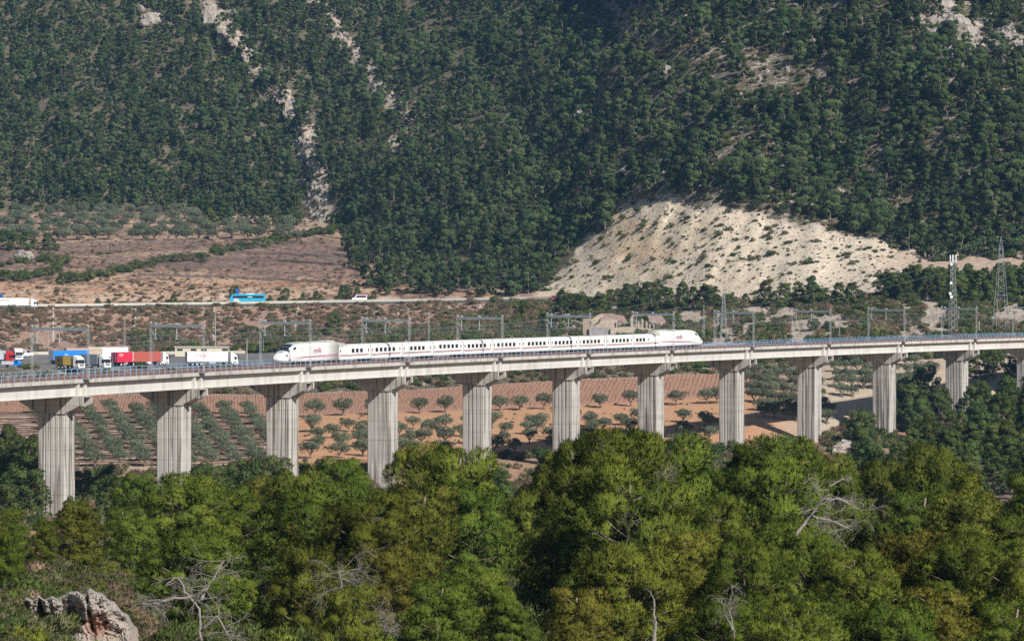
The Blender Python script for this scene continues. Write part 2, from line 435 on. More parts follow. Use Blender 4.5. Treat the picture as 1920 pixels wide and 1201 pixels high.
def lerp3(a, b, t):
    t = t[..., None]
    return a * (1 - t) + b * t
def sstep(a, b, x):
    t = np.clip((x - a) / (b - a), 0, 1); return t * t * (3 - 2 * t)
def zone_colours(px, py):
    """albedo of the soil and rock (a real colour of the place) and how much low scrub covers it"""
    ly = line_y(px)
    C = lambda r, g, b: np.broadcast_to(np.array([r, g, b], float), px.shape + (3,))
    col = C(0.30, 0.235, 0.18).copy(); veg = np.full(px.shape, 0.45)
    n = fbm(px / 60, py / 25, 0, 3, 55)
    # orchards and orange soil below the bridge
    m = ((py < ly[4]) & (py >= ly[5])).astype(float)
    col = lerp3(col, C(0.42, 0.27, 0.175), m); veg = veg * (1 - m) + 0.25 * m
    m = ((py < ly[5]) & (py >= ly[6])).astype(float)
    right = sstep(1400, 1560, px + 60 * n)
    oc = lerp3(C(0.52, 0.30, 0.175), C(0.50, 0.41, 0.31), right)
    oc = lerp3(oc, C(0.55, 0.41, 0.31), 1 - sstep(480, 560, px))
    col = lerp3(col, oc, m); veg = veg * (1 - m) + 0.10 * m
    m = ((py < ly[6]) & (py >= ly[7])).astype(float)
    vc = lerp3(C(0.42, 0.24, 0.165), C(0.50, 0.40, 0.30), right)
    col = lerp3(col, vc, m); veg = veg * (1 - m) + 0.12 * m
    m = ((py < ly[7]) & (py >= ly[8])).astype(float)
    col = lerp3(col, C(0.52, 0.44, 0.36), m); veg = veg * (1 - m) + 0.55 * m
    m = ((py < ly[8]) & (py >= ly[9])).astype(float)
    col = lerp3(col, C(0.52, 0.43, 0.35), m); veg = veg * (1 - m) + 0.4 * m
    m = ((py < ly[9]) & (py >= ly[10])).astype(float)
    ec = lerp3(C(0.42, 0.275, 0.205), C(0.48, 0.40, 0.32), sstep(950, 1150, px))
    col = lerp3(col, ec, m); veg = veg * (1 - m) + 0.37 * m
    # cut slope, terraces, grove
    m = (py < ly[11]).astype(float)
    tc = lerp3(C(0.42, 0.255, 0.165), C(0.36, 0.235, 0.175), sstep(530, 515, py))
    tc = lerp3(tc, C(0.42, 0.29, 0.205), sstep(465, 445, py))
    wy = py + 3 * vnoise(px / 90, py / 200, 0, 58) + 0.02 * px
    bandn = vnoise(wy / 6.5, px / 260, 0, 59)
    tc = lerp3(tc, C(0.52, 0.37, 0.27), sstep(.05, .35, bandn) * .8); tc = lerp3(tc, C(0.24, 0.165, 0.14), sstep(-.15, -.45, bandn) * .7)
    col = lerp3(col, tc, m); veg = veg * (1 - m) + (0.42 + 0.06 * n) * m
    m = sstep(ly[13] + 6, ly[13] - 6, py) * (py < ly[12]) + (px > 720) * (py < ly[12]) * 1.0
    m = np.clip(m, 0, 1)
    rightm = sstep(1080, 1180, px + (300 - py) * 0.1)
    mc = lerp3(C(0.17, 0.14, 0.105), C(0.40, 0.345, 0.28), rightm)
    col = lerp3(col, mc, m); veg = veg * (1 - m) + (0.60 - 0.10 * rightm) * m
    dA, sA = seg_dist(px, py, RIDGE_A); dB, sB = seg_dist(px, py, RIDGE_B)
    wn_ = fbm(px / 12, py / 10, 0, 3, 61) * 26
    rk = np.exp(-((dA + wn_) / 19) ** 2) + np.exp(-((dB + wn_) / 13) ** 2)
    rk = np.clip(rk * 1.3 + n * 0.4 * (rk > 0.1), 0, 1) * (py < 430)
    col = lerp3(col, C(0.52, 0.43, 0.34), rk); veg = veg * (1 - rk * 0.6)
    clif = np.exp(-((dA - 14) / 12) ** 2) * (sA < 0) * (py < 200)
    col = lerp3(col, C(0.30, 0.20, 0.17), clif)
    sc = scar_mask(px, py)
    yel = np.exp(-(((px - 1180) / 70) ** 2 + ((py - 460) / 45) ** 2))
    scc = lerp3(C(0.64, 0.54, 0.41), C(0.62, 0.45, 0.28), np.clip(yel + n * 0.5, 0, 1) * 0.8)
    scc = lerp3(scc, C(0.59, 0.51, 0.415), sstep(1300, 1500, px) * 0.7)
    col = lerp3(col, scc, sc); veg = veg * (1 - sc) + 0.06 * sc
    # rocky ground above the row of pines on the far right
    q = sstep(1600, 1740, px) * sstep(470, 482, py) * sstep(530, 505, py)
    col = lerp3(col, C(0.48, 0.37, 0.28), q); veg = veg * (1 - q) + 0.3 * q
    # foreground: limestone bank on the left
    q = sstep(330, 200, px) * sstep(1000, 1040, py)
    col = lerp3(col, C(0.42, 0.36, 0.31), q); veg = veg * (1 - q) + 0.33 * q
    q = sstep(1560, 1620, px) * sstep(1720, 1640, px) * sstep(925, 950, py)
    col = lerp3(col, C(0.46, 0.38, 0.31), q)
    return col, np.clip(veg, 0, 1)
def earth_material(name, fine=1.0, stone=0.5):
    m = bpy.data.materials.new(name); m.use_nodes = True
    nt = m.node_tree; N = nt.nodes; L = nt.links
    b = N["Principled BSDF"]; b.inputs["Roughness"].default_value = 0.95; b.inputs["Specular IOR Level"].default_value = 0.1
    geo = N.new("ShaderNodeNewGeometry")
    a1 = N.new("ShaderNodeAttribute"); a1.attribute_name = "soil"
    a2 = N.new("ShaderNodeAttribute"); a2.attribute_name = "veg"
    n1 = N.new("ShaderNodeTexNoise"); n1.inputs["Scale"].default_value = 0.33 * fine; n1.inputs["Detail"].default_value = 8; n1.inputs["Roughness"].default_value = 0.72
    L.new(geo.outputs["Position"], n1.inputs["Vector"])
    n2 = N.new("ShaderNodeTexNoise"); n2.inputs["Scale"].default_value = 0.9 * fine; n2.inputs["Detail"].default_value = 6; n2.inputs["Roughness"].default_value = 0.7
    L.new(geo.outputs["Position"], n2.inputs["Vector"])
    # scrub cover where noise < veg
    sb = N.new("ShaderNodeMath"); sb.operation = 'SUBTRACT'; L.new(a2.outputs["Fac"], sb.inputs[0]); L.new(n1.outputs["Fac"], sb.inputs[1])
    mr = N.new("ShaderNodeMapRange"); mr.inputs[1].default_value = -0.06; mr.inputs[2].default_value = 0.06
    L.new(sb.outputs[0], mr.inputs[0])
    hs = N.new("ShaderNodeHueSaturation")
    mv = N.new("ShaderNodeMapRange"); mv.inputs[1].default_value = 0.3; mv.inputs[2].default_value = 0.7; mv.inputs[3].default_value = 0.62; mv.inputs[4].default_value = 1.22
    L.new(n2.outputs["Fac"], mv.inputs[0]); L.new(mv.outputs[0], hs.inputs["Value"]); L.new(a1.outputs["Color"], hs.inputs["Color"])
    gr = N.new("ShaderNodeValToRGB")
    e = gr.color_ramp.elements
    e[0].position = 0.3; e[0].color = (0.085, 0.085, 0.045, 1); e[1].position = 0.7; e[1].color = (0.20, 0.165, 0.115, 1)
    L.new(n2.outputs["Fac"], gr.inputs[0])
    mx = N.new("ShaderNodeMix"); mx.data_type = 'RGBA'
    L.new(mr.outputs[0], mx.inputs[0]); L.new(hs.outputs[0], mx.inputs[6]); L.new(gr.outputs[0], mx.inputs[7])
    L.new(mx.outputs[2], b.inputs["Base Color"])
    bp = N.new("ShaderNodeBump"); bp.inputs["Strength"].default_value = 0.8; bp.inputs["Distance"].default_value = stone
    ad = N.new("ShaderNodeMath"); ad.operation = 'MULTIPLY_ADD'; ad.inputs[1].default_value = 0.6
    L.new(n2.outputs["Fac"], ad.inputs[0]); L.new(mr.outputs[0], ad.inputs[2])
    L.new(ad.outputs[0], bp.inputs["Height"]); L.new(bp.outputs[0], b.inputs["Normal"])
    return m
M_earth = earth_material("hillside_earth", 1.0, 0.9)
M_field = earth_material("ploughed_earth", 1.6, 0.25)
M_asphalt = mat("asphalt", (0.16, 0.155, 0.15), 0.9, 0.2, 0.15, col2=(0.24, 0.23, 0.22))
M_road = mat("road_asphalt", (0.10, 0.10, 0.10), 0.85, 0.15, 0.3)
def terrain_part(name, r0, r1, c0, c1, m, smooth=False):
    X = GX[r0:r1 + 1, c0:c1 + 1]; D = GD[r0:r1 + 1, c0:c1 + 1]; Z = GZ[r0:r1 + 1, c0:c1 + 1]
    nr, nc = X.shape
    me = bpy.data.meshes.new(name)
    v = np.stack([X, D, Z], -1).reshape(-1, 3)
    idx = np.arange(nr * nc).reshape(nr, nc)
    q = np.stack([idx[:-1, :-1], idx[:-1, 1:], idx[1:, 1:], idx[1:, :-1]], -1).reshape(-1, 4)
    me.vertices.add(len(v)); me.vertices.foreach_set('co', v.ravel().astype(np.float32))
    me.loops.add(q.size); me.loops.foreach_set('vertex_index', q.ravel().astype(np.int32))
    me.polygons.add(len(q)); me.polygons.foreach_set('loop_start', np.arange(0, q.size, 4, dtype=np.int32))
    me.update(calc_edges=True)
    px = PX[r0:r1 + 1, c0:c1 + 1]; py = rows_y[r0:r1 + 1, c0:c1 + 1]
    col, veg = zone_colours(px + 0.0, py - 0.02)
    a = me.attributes.new('soil', 'FLOAT_COLOR', 'POINT')
    a.data.foreach_set('color', np.concatenate([col, np.ones(px.shape + (1,))], -1).ravel().astype(np.float32))
    b = me.attributes.new('veg', 'FLOAT', 'POINT'); b.data.foreach_set('value', veg.ravel().astype(np.float32))
    if smooth: me.polygons.foreach_set('use_smooth', [True] * len(me.polygons))
    me.materials.append(m)
    o = link(bpy.data.objects.new(name, me)); o['kind'] = 'structure'
    return o
row0 = [sum(ROWS[:k]) for k in range(NL)]
NC = len(gx) - 1
cl = int((560 + 500) / STEP); ch = int((1060 + 500) / STEP)
terrain_part('foreground_hillside', row0[0], row0[3], 0, NC, M_earth)
terrain_part('valley_ground', row0[3], row0[5], 0, NC, M_earth)
terrain_part('orchard_field', row0[5], row0[6], 0, NC, M_field)
terrain_part('vineyard_field', row0[6], row0[7], 0, NC, M_field)
terrain_part('scrub_bank', row0[7], row0[8], 0, NC, M_earth)
terrain_part('lorry_park_pavement', row0[8], row0[9], 0, cl, M_asphalt)
terrain_part('scrubland', row0[8], row0[9], cl, NC, M_earth)
terrain_part('embankment_slope', row0[9], row0[10], 0, NC, M_earth)
terrain_part('highway_road', row0[10], row0[11], 0, ch, M_road)
terrain_part('roadside_ground', row0[10], row0[11], ch, NC, M_earth)
terrain_part('terraced_hillside', row0[11], row0[13], 0, NC, M_earth)
terrain_part('mountain', row0[13], row0[16], 0, NC, M_earth)
# ------------------------------------------------------------------ the viaduct
VX0, VD0, VA0, VK = -70.737, 549.505, 1.18002, -0.000603172
ZT = CAMZ - 16.842          # top of the kerb
def vcurve(t):
    m = 60; tt = (np.arange(m) + .5) / m * t; a = VA0 + VK * tt
    return VX0 + np.cos(a).mean() * t, VD0 + np.sin(a).mean() * t, VA0 + VK * t
def vp(t, e, z=0.0):
    """point at distance t along the viaduct, e metres in from the near edge, z above the kerb"""
    X, D, a = vcurve(t)
    return Vector((X - math.sin(a) * e, D + math.cos(a) * e, ZT + z))
def vpx(t, e):
    p = vp(t, e); return 960 + F * p.x / p.y
def vt(px, e):
    ts = np.linspace(-150, 600, 1501); xs = [vpx(t, e) for t in ts]
    return float(np.interp(px, xs, ts))
WORD = ['first', 'second', 'third', 'fourth', 'fifth', 'sixth', 'seventh', 'eighth', 'ninth', 'tenth', 'eleventh', 'twelfth', 'thirteenth', 'fourteenth', 'fifteenth', 'sixteenth', 'seventeenth', 'eighteenth', 'nineteenth', 'twentieth', 'twenty-first', 'twenty-second', 'twenty-third', 'twenty-fourth', 'twenty-fifth', 'twenty-sixth', 'twenty-seventh', 'twenty-eighth', 'twenty-ninth', 'thirtieth']
viaduct = empty('viaduct', tuple(vp(200, 5.2, -45)), 0, 'long concrete railway viaduct on tall fluted piers carrying the white train', 'viaduct')
V0 = viaduct.location.copy()
def frame(t, e=0.0, z=0.0):
    p = vp(t, e, z); a = vcurve(t)[2]
    return Matrix.Translation(p - V0) @ Matrix.Rotation(a, 4, 'Z')
# local frame: x along the line, y inwards from the near edge, z up
N0, N1 = -1, 14
WD = 10.6
for n in range(N0, N1):
    ta, tb = n * 40 + 0.06, n * 40 + 39.94
    seg = 8
    # girder: slab, kerbs, two webs, bottom
    g = MB(); k = MB()
    sec = [(0.28, -0.62), (0.28, -0.30), (WD - 0.28, -0.30), (WD - 0.28, -0.62), (WD - 0.9, -0.74), (WD - 0.96, -2.80), (0.96, -2.80), (0.92, -0.74)]
    ksec = [(0.0, -0.66), (0.0, 0.0), (0.30, 0.0), (0.30, -0.66)]
    ksec2 = [(WD - 0.30, -0.66), (WD - 0.30, 0.0), (WD, 0.0), (WD, -0.66)]
    def sweep(mb, sec):
        vs = []; fs = []; m = len(sec)
        for i in range(seg + 1):
            t = ta + (tb - ta) * i / seg
            for e, z in sec: vs.append(vp(t, e, z) - V0)
        for i in range(seg):
            for j in range(m):
                fs.append((i * m + j, i * m + (j + 1) % m, (i + 1) * m + (j + 1) % m, (i + 1) * m + j))
        fs.append(tuple(range(m))); fs.append(tuple(range(seg * m, (seg + 1) * m)))
        mb.add(vs, fs)
    sweep(g, sec)
    lip = [(0.99, -2.66), (0.84, -2.68), (0.84, -2.84), (1.2, -2.84)]
    sweep(g, lip)
    go = g.build('girder', M_girder, viaduct)
    sweep(k, ksec); k.build('kerb', M_kerb, go)
    k = MB(); sweep(k, ksec2); k.build('kerb', M_kerb, go)
    # diaphragm ribs at the two ends
    for t in (ta + 1.15, tb - 1.15):
        for e0, e1 in ((0.22, 0.95), (WD - 0.95, WD - 0.22)):
            r = MB(); M = frame(t)
            r.box(-0.30, 0.30, e0, e1, -2.70, -0.67, M)
            r.box(-0.42, 0.42, e0 - 0.02 if e0 < 1 else e0 + .1, e1, -2.83, -2.70, M)
            r.build('rib', M_girder, go)
    # ballast bed
    b = MB(); sweep(b, [(0.9, -0.28), (1.6, 0.02), (4.95, 0.06), (5.3, -0.02), (5.65, 0.06), (WD - 1.6, 0.02), (WD - 0.9, -0.28)])
    b.build('ballast_bed', M_ballast, go)
    for e in (3.15, 7.45):
        for d in (-0.83, 0.83):
            rl = MB()
            sweep(rl, [(e + d - .04, .05), (e + d - .04, .30), (e + d + .04, .30), (e + d + .04, .05)])
            rl.build('rail', M_rust, viaduct)
# piers
def pier_plan(hw, ht):
    # notched plan; x = along the line, y = across
    P = []
    def side(a, b, fixed, axis, nsign, notches):
        out = []
        for c in notches:
            s = 1 if b > a else -1
            out += [(c - s * 0.16, 0), (c - s * 0.12, 1), (c + s * 0.12, 1), (c + s * 0.16, 0)]
        for pos, dp in out:
            q = fixed - nsign * 0.16 * dp
            P.append((q, pos) if axis == 'x' else (pos, q))
    ch = 0.25
    P.append((-ht, -hw + ch)); side(-hw, hw, -ht, 'x', -1, [-1.55, -0.65, 0.25, 1.15]); P.append((-ht, hw - ch))
    P.append((-ht + ch, hw)); side(-ht, ht, hw, 'y', 1, [0.3]); P.append((ht - ch, hw))
    P.append((ht, hw - ch)); side(hw, -hw, ht, 'x', 1, [1.15, 0.25, -0.65, -1.55]); P.append((ht, -hw + ch))
    P.append((ht - ch, -hw)); side(ht, -ht, -hw, 'y', -1, [0.3]); P.append((-ht + ch, -hw))
    return P
PIERT = {}
for n in range(-1, 13):
    M = frame(n * 40)
    p = vp(n * 40, 5.2)
    zb = zat(960 + F * p.x / p.y, p.y) - 1.5
    hb = zb - ZT
    b = MB(); b.prism([(x, y + 5.15) for x, y in pier_plan(2.65, 1.7)], hb, -5.55, 'z', M)
    po = b.build('pier', M_pier, viaduct)
    po['label'] = 'tall fluted concrete pier of the viaduct'
    c = MB()
    cap = [(-0.75, -3.0), (11.1, -3.0), (11.1, -3.9), (7.9, -5.6), (2.4, -5.6), (-0.75, -4.1)]
    for x0, x1 in ((-1.78, -1.28), (1.28, 1.78)):
        c.prism(cap, x0, x1, 'x', M)
    c.prism([(0.6, -3.1), (9.8, -3.1), (9.8, -4.0), (7.9, -5.5), (2.4, -5.5), (0.6, -4.5)], -1.28, 1.28, 'x', M)
    c.box(-1.78, 1.78, -0.72, 11.05, -2.999, -2.86, M)
    c.box(-1.9, 1.9, 2.35, 7.95, -5.75, -5.601, M)
    c.build('pier_cap', M_pier, po)
# railings
def railing(e, name, label, far=False):
    root = empty(name, tuple(vp(200, e)), 0, label, 'railing')
    o = root.location.copy()
    for nm, z, w in (('top_rail', 1.1, 0.045), ('middle_rail', 0.52, 0.03)):
        b = MB(); b.tube([vp(t, e, z) - o for t in np.arange(-44, 560, 8.0)], w, 4); b.build(nm, M_blue, root)
    pm = MB(); pm.box(-0.04, 0.04, -0.04, 0.04, -0.02, 1.1); p0 = pm.build('post', M_blue, root)
    ts = np.arange(-10, 420, 2.0)
    rest = MB()
    first = True
    for t in np.arange(-44, 560, 2.0):
        q = vp(t, e) - o; a = vcurve(t)[2]
        x = vpx(t, e)
        if -20 < x < 1960 and not far:
            if first: ob = p0; first = False
            else:
                ob = p0.copy(); link(ob); ob.parent = root
            ob.location = q; ob.rotation_euler = (0, 0, a)
        else:
            rest.box(-0.04, 0.04, -0.04, 0.04, -0.02, 1.1, Matrix.Translation(q) @ Matrix.Rotation(a, 4, 'Z'))
    if far:
        bpy.data.objects.remove(p0)
    ro = rest.build('outer_posts', M_blue, root); ro['kind'] = 'stuff'
railing(0.14, 'viaduct_railing', 'sky blue metal railing along the near edge of the viaduct, in front of the train')
railing(WD - 0.14, 'viaduct_railing', 'sky blue metal railing along the far edge of the viaduct, behind the train', True)

# ------------------------------------------------------------------ catenary portals
def lattice(mb, x0, y0, z0, z1, w=0.28, w2=None, step=0.5, r=0.035, zig=False):
    """four-chord ladder mast"""
    w2 = w if w2 is None else w2
    n = max(2, int((z1 - z0) / step))
    for sx, sy in ((-1, -1), (1, -1), (1, 1), (-1, 1)):
        mb.bar((x0 + sx * w / 2, y0 + sy * w / 2, z0), (x0 + sx * w2 / 2, y0 + sy * w2 / 2, z1), r)
    for i in range(n + 1):
        t = i / n; z = z0 + (z1 - z0) * t; ww = (w + (w2 - w) * t) / 2
        c = [(x0 - ww, y0 - ww, z), (x0 + ww, y0 - ww, z), (x0 + ww, y0 + ww, z), (x0 - ww, y0 + ww, z)]
        if zig and i < n:
            t2 = (i + 1) / n; z2 = z0 + (z1 - z0) * t2; w3 = (w + (w2 - w) * t2) / 2
            d = [(x0 - w3, y0 - w3, z2), (x0 + w3, y0 - w3, z2), (x0 + w3, y0 + w3, z2), (x0 - w3, y0 + w3, z2)]
            for k in range(4):
                mb.bar(c[k], d[(k + 1) % 4] if i % 2 else d[k - 1], r * 0.7)
        else:
            for k in range(4): mb.bar(c[k], c[(k + 1) % 4], r * 0.8)
def make_portal():
    root = empty('catenary_portal', (0, 0, 0))
    for y in (-0.5, 10.15):
        m = MB(); lattice(m, 0, y, -0.15, 8.75, 0.30, 0.30, 0.55, 0.032); mo = m.build('mast', M_steel, root)
        k = MB(); k.box(-0.3, 0.3, y - 0.25, y + 0.25, -0.2, -0.05)
        if y < 0: k.box(-0.9, 0.9, y - 0.25, y + 0.45, -0.10, 0.05)
        k.build('mast_bracket', M_steel_dark, mo)
        k = MB(); k.disc((0, y, 8.7), 0.22, 0.25); k.build('insulator', M_steel, mo)
        k = MB(); k.box(-0.2, 0.2, y - 0.4, y - 0.15, 6.8, 7.1); k.build('insulator', M_steel_dark, mo)
    b = MB()
    b.box(-0.20, 0.20, -0.35, 10.0, 8.28, 8.42); b.box(-0.20, 0.20, -0.35, 10.0, 7.95, 8.05)
    for i in range(24):
        y = -0.3 + 10.3 * i / 23.5
        b.box(-0.17, 0.17, y, y + 0.34, 8.05, 8.28)
    bo = b.build('beam', M_beam, root)
    for y in (9.2, 4.95):
        t = MB(); t.bar((0, y, 8.4), (0, y, 5.9), 0.09); t.box(-0.22, 0.22, y - 0.22, y + 0.22, 8.43, 8.75)
        t.tube([(0, y, 6.0), (0, y - 1.4, 5.75)], 0.03, 4); t.tube([(0, y, 6.9), (0, y - 1.5, 5.8)], 0.02, 4)
        t.box(-.15, .15, y - .2, y + .2, 5.75, 5.95)
        t.build('drop_tube', M_steel, root)
    w = MB(); w.disc((0.25, 9.7, 6.6), 0.35, 0.12, n=10); w.bar((0.25, 9.7, 6.4), (0.25, 9.7, 2.8), 0.09)
    w.build('tension_weight', M_steel_dark, root)
    return root
portal0 = make_portal()
first = True
for n in range(0, 14):
    r = portal0 if first else copy_tree(portal0); first = False
    t = n * 40 + 0.6
    r.location = vp(t, 0); r.rotation_euler = (0, 0, vcurve(t)[2])
    if n < 12: lab = 'steel catenary portal astride the tracks above the %s viaduct pier from the left' % WORD[n]
    else: lab = 'far catenary portal beyond the %s viaduct pier' % WORD[n]
    tag(r, lab, 'catenary portal', 'catenary portals spanning the tracks')
# overhead wires
for e, lab in ((3.15, 'near'), (7.45, 'far')):
    w = MB()
    ts = list(range(-40, 561, 4))
    w.tube([vp(t, e, 5.6) for t in ts], 0.016, 3)
    w.tube([vp(t, e, 6.9 - 0.75 * (1 - ((t % 40) / 20 - 1) ** 2)) for t in ts], 0.014, 3)
    for t in range(-40, 561, 8):
        w.tube([vp(t, e, 5.6), vp(t, e, 6.9 - 0.75 * (1 - ((t % 40) / 20 - 1) ** 2))], 0.008, 3)
    tag(w.build('overhead_wire', M_wire), 'thin overhead contact and catenary wire above the %s track of the viaduct' % lab, 'overhead wire')
for e, z in ((-0.55, 7.2), (10.3, 7.2), (10.3, 5.4), (10.3, 4.6), (-0.6, 5.5)):
    w = MB(); w.tube([vp(t, e, z - 0.35 * (1 - ((t % 40) / 20 - 1) ** 2)) for t in range(-40, 561, 4)], 0.016, 3)
    tag(w.build('feeder_wire', M_wire), '%s feeder wire strung along the %s masts of the viaduct' % ({7.2: 'upper', 5.4: 'middle', 4.6: 'lower', 5.5: 'lower'}[z], 'near' if e < 0 else 'far'), 'wire')

# ------------------------------------------------------------------ the train
M_tw = mat("train_white", (0.80, 0.79, 0.77), 0.3, 0.04, 0.5, spec=0.5)
M_tgrey = mat("train_roof_grey", (0.44, 0.44, 0.40), 0.6, 0.15, 1.0)
M_purple = mat("train_purple", (0.33, 0.035, 0.16), 0.4)
M_maroon = mat("train_maroon", (0.25, 0.03, 0.07), 0.4)
M_under = mat("train_underframe", (0.035, 0.033, 0.032), 0.85, 0.4, 3.0)
M_gap = mat("gangway_rubber", (0.12, 0.07, 0.05), 0.9, 0.3, 3.0)
M_lgreen = mat("small_green_mark", (0.2, 0.5, 0.2), 0.5)
train = empty('train', tuple(vp(175, 7.45, 0.28)), 0, 'white high-speed train with dark windows and a thin purple stripe crossing the viaduct', 'train')
T0 = train.location.copy()
NU = np.array([0, .12, .4, 1.0, 1.8, 2.6, 3.4, 4.3, 5.2, 6.4, 8, 22])
NW = np.array([.45, .75, 1.0, 1.2, 1.30, 1.36, 1.41, 1.45, 1.47, 1.48, 1.48, 1.48])
NB = np.array([.78, .62, .48, .36, .28, .22, .20, .20, .20, .20, .20, .20])
NT = np.array([1.15, 1.38, 1.62, 1.98, 2.32, 2.72, 3.30, 3.72, 3.92, 4.02, 4.05, 4.05])
def nose(u, th, off=0.0):
    w = np.interp(u, NU, NW) + off; zb = np.interp(u, NU, NB); zt = np.interp(u, NU, NT) + off
    n = float(np.interp(u, [0, 5, 8], [2.6, 4.0, 5.2]))
    c, s = math.cos(th), math.sin(th)
    x = w * math.copysign(abs(c) ** (2 / n), c); hz = (zt - zb) / 2
    return (u, x, (zt + zb) / 2 + hz * math.copysign(abs(s) ** (2 / n), s))
def loft(mb, us, ths, off=0.0, closed=True):
    vs = [nose(u, t, off) for u in us for t in ths]; m = len(ths); fs = []
    for i in range(len(us) - 1):
        for j in range(m if closed else m - 1):
            fs.append((i * m + j, i * m + (j + 1) % m, (i + 1) * m + (j + 1) % m, (i + 1) * m + j))
    if closed:
        fs.append(tuple(range(m))); fs.append(tuple(range((len(us) - 1) * m, len(us) * m)))
    mb.add(vs, fs)
def side_patch(mb, poly, s, off=0.02):
    """polygon [(u, z)] pressed on the flat side s"""
    vs = []
    for u, z in poly:
        w = np.interp(u, NU, NW)
        zb = np.interp(u, NU, NB); zt = np.interp(u, NU, NT); n = float(np.interp(u, [0, 5, 8], [2.6, 4.0, 5.2]))
        h = (zt - zb) / 2; q = max(-0.999, min(0.999, (z - (zt + zb) / 2) / h))
        x = w * (1 - abs(q) ** n) ** (1 / n)
        vs.append((u, s * (x + off), z))
    m = len(vs)
    mb.add(vs, [tuple(range(m))])
def text_mesh(txt, size, matl, name, parent, M, shear=0.0, extrude=0.004):
    cu = bpy.data.curves.new('lettering', 'FONT'); cu.body = txt; cu.size = size; cu.extrude = extrude
    cu.shear = shear; cu.align_x = 'CENTER'; cu.align_y = 'CENTER'; cu.offset = 0.0
    o = bpy.data.objects.new('tmp', cu); link(o)
    bpy.context.view_layer.update()
    me = bpy.data.meshes.new_from_object(o.evaluated_get(bpy.context.evaluated_depsgraph_get()))
    bpy.data.objects.remove(o)
    me.materials.clear(); me.materials.append(matl)
    t = bpy.data.objects.new(name, me); link(t); t.parent = parent
    t.matrix_local = M
    return t
def power_car(front):
    root = MB()
    ths = [2 * math.pi * (i + .5) / 40 for i in range(40)]
    us = [0, .12, .4, .7, 1.0, 1.4, 1.8, 2.2, 2.6, 3.0, 3.4, 3.8, 4.3, 4.7, 5.2, 5.8, 6.4, 8, 12, 17, 21.7]
    loft(root, us, ths)
    body = root.build('power_car', M_tw, train, smooth=True)
    r = MB(); tr = [math.pi * (0.5 + k) for k in (-.235, -.2, -.15, -.1, -.05, 0, .05, .1, .15, .2, .235)]
    loft(r, [5.4, 6.4, 8, 12, 17, 21.6], tr, 0.012, closed=False)
    r.box(12.5, 17.5, -.55, .55, 4.04, 4.16); r.box(18.2, 21.2, -.8, .8, 4.04, 4.30); r.box(7.5, 9.5, -.6, .6, 4.04, 4.12)
    r.build('roof_panel', M_tgrey, body)
    w = MB(); tw = [math.pi * (0.5 + k) for k in (-.17, -.12, -.06, 0, .06, .12, .17)]
    loft(w, [2.75, 3.1, 3.5, 3.9, 4.3], tw, 0.02, closed=False); w.build('windscreen', M_glass, body, smooth=True)
    wf = MB(); tf = [math.pi * (0.5 + k) for k in (-.215, -.16, -.1, -.03, .03, .1, .16, .215)]
    loft(wf, [2.55, 2.75, 3.1, 3.5, 3.9, 4.3, 4.7, 5.3], tf, 0.008, closed=False); wf.build('windscreen_surround', M_beam, body, smooth=True)
    for s in (-1, 1):
        m = MB(); side_patch(m, [(3.75, 2.72), (4.7, 2.70), (5.25, 3.02), (5.0, 3.28), (4.5, 3.22)], s); m.build('side_window', M_glass, body)
        m = MB(); side_patch(m, [(1.15, 1.50), (1.9, 1.52), (2.3, 1.70), (2.2, 1.86), (1.7, 1.80)], s, 0.03); m.build('headlight', M_glass, body)
        m = MB(); side_patch(m, [(4.0, 1.08), (8, 1.15), (21.6, 1.30), (21.6, 1.44), (8, 1.30)], s); m.build('purple_stripe', M_purple, body)
        m = MB(); side_patch(m, [(6.0, 1.38), (21.6, 1.62), (21.6, 1.68), (14, 1.56)], s, 0.021); m.build('thin_stripe', M_purple, body)
        m = MB(); side_patch(m, [(8.5, .2), (8.5, 3.5), (8.62, 3.5), (8.62, .2)], s, 0.012); m.build('panel_joint', M_beam, body)
        m = MB()
        for uu in (6.9, 7.5): side_patch(m, [(uu, .9), (uu, 2.9), (uu + .07, 2.9), (uu + .07, .9)], s, 0.012)
        m.build('door_edge', M_tgrey, body)
        m = MB(); side_patch(m, [(19.6, 2.2), (19.6, 2.6), (19.85, 2.6), (19.85, 2.2)], s); m.build('green_mark', M_lgreen, body)
        for uu in (6.2, 16.6):
            m = MB(); side_patch(m, [(uu - 1.9, .22), (uu - 1.5, .95), (uu + 1.5, .95), (uu + 1.9, .22)], s, 0.02); m.build('wheel_arch', M_under, body)
        a = math.pi if s > 0 else 0
        M = Matrix.Translation((13.2, s * 1.53, 2.45)) @ Matrix.Rotation(a, 4, 'Z') @ Matrix.Rotation(R(90), 4, 'X')
        text_mesh('renfe', 1.55, M_purple, 'lettering', body, M, 0.15)
    g = MB(); loft(g, [1.55, 1.7, 1.95], [math.pi * (0.5 + k) for k in (-.07, 0, .07)], 0.012, closed=False); g.build('nose_grille', M_steel_dark, body)
    m = MB()
    for uu in (6.2, 16.6):
        m.box(uu - 1.7, uu + 1.7, -1.25, 1.25, 0.25, 0.85)
        for q in (-1.2, 1.2):
            for s in (-1, 1): m.disc((uu + q, s * 0.85, 0.46), 0.46, 0.14)
    m.box(8.2, 14.5, -1.2, 1.2, -0.0 + 0.12, 0.5)
    m.build('bogie', M_under, body)
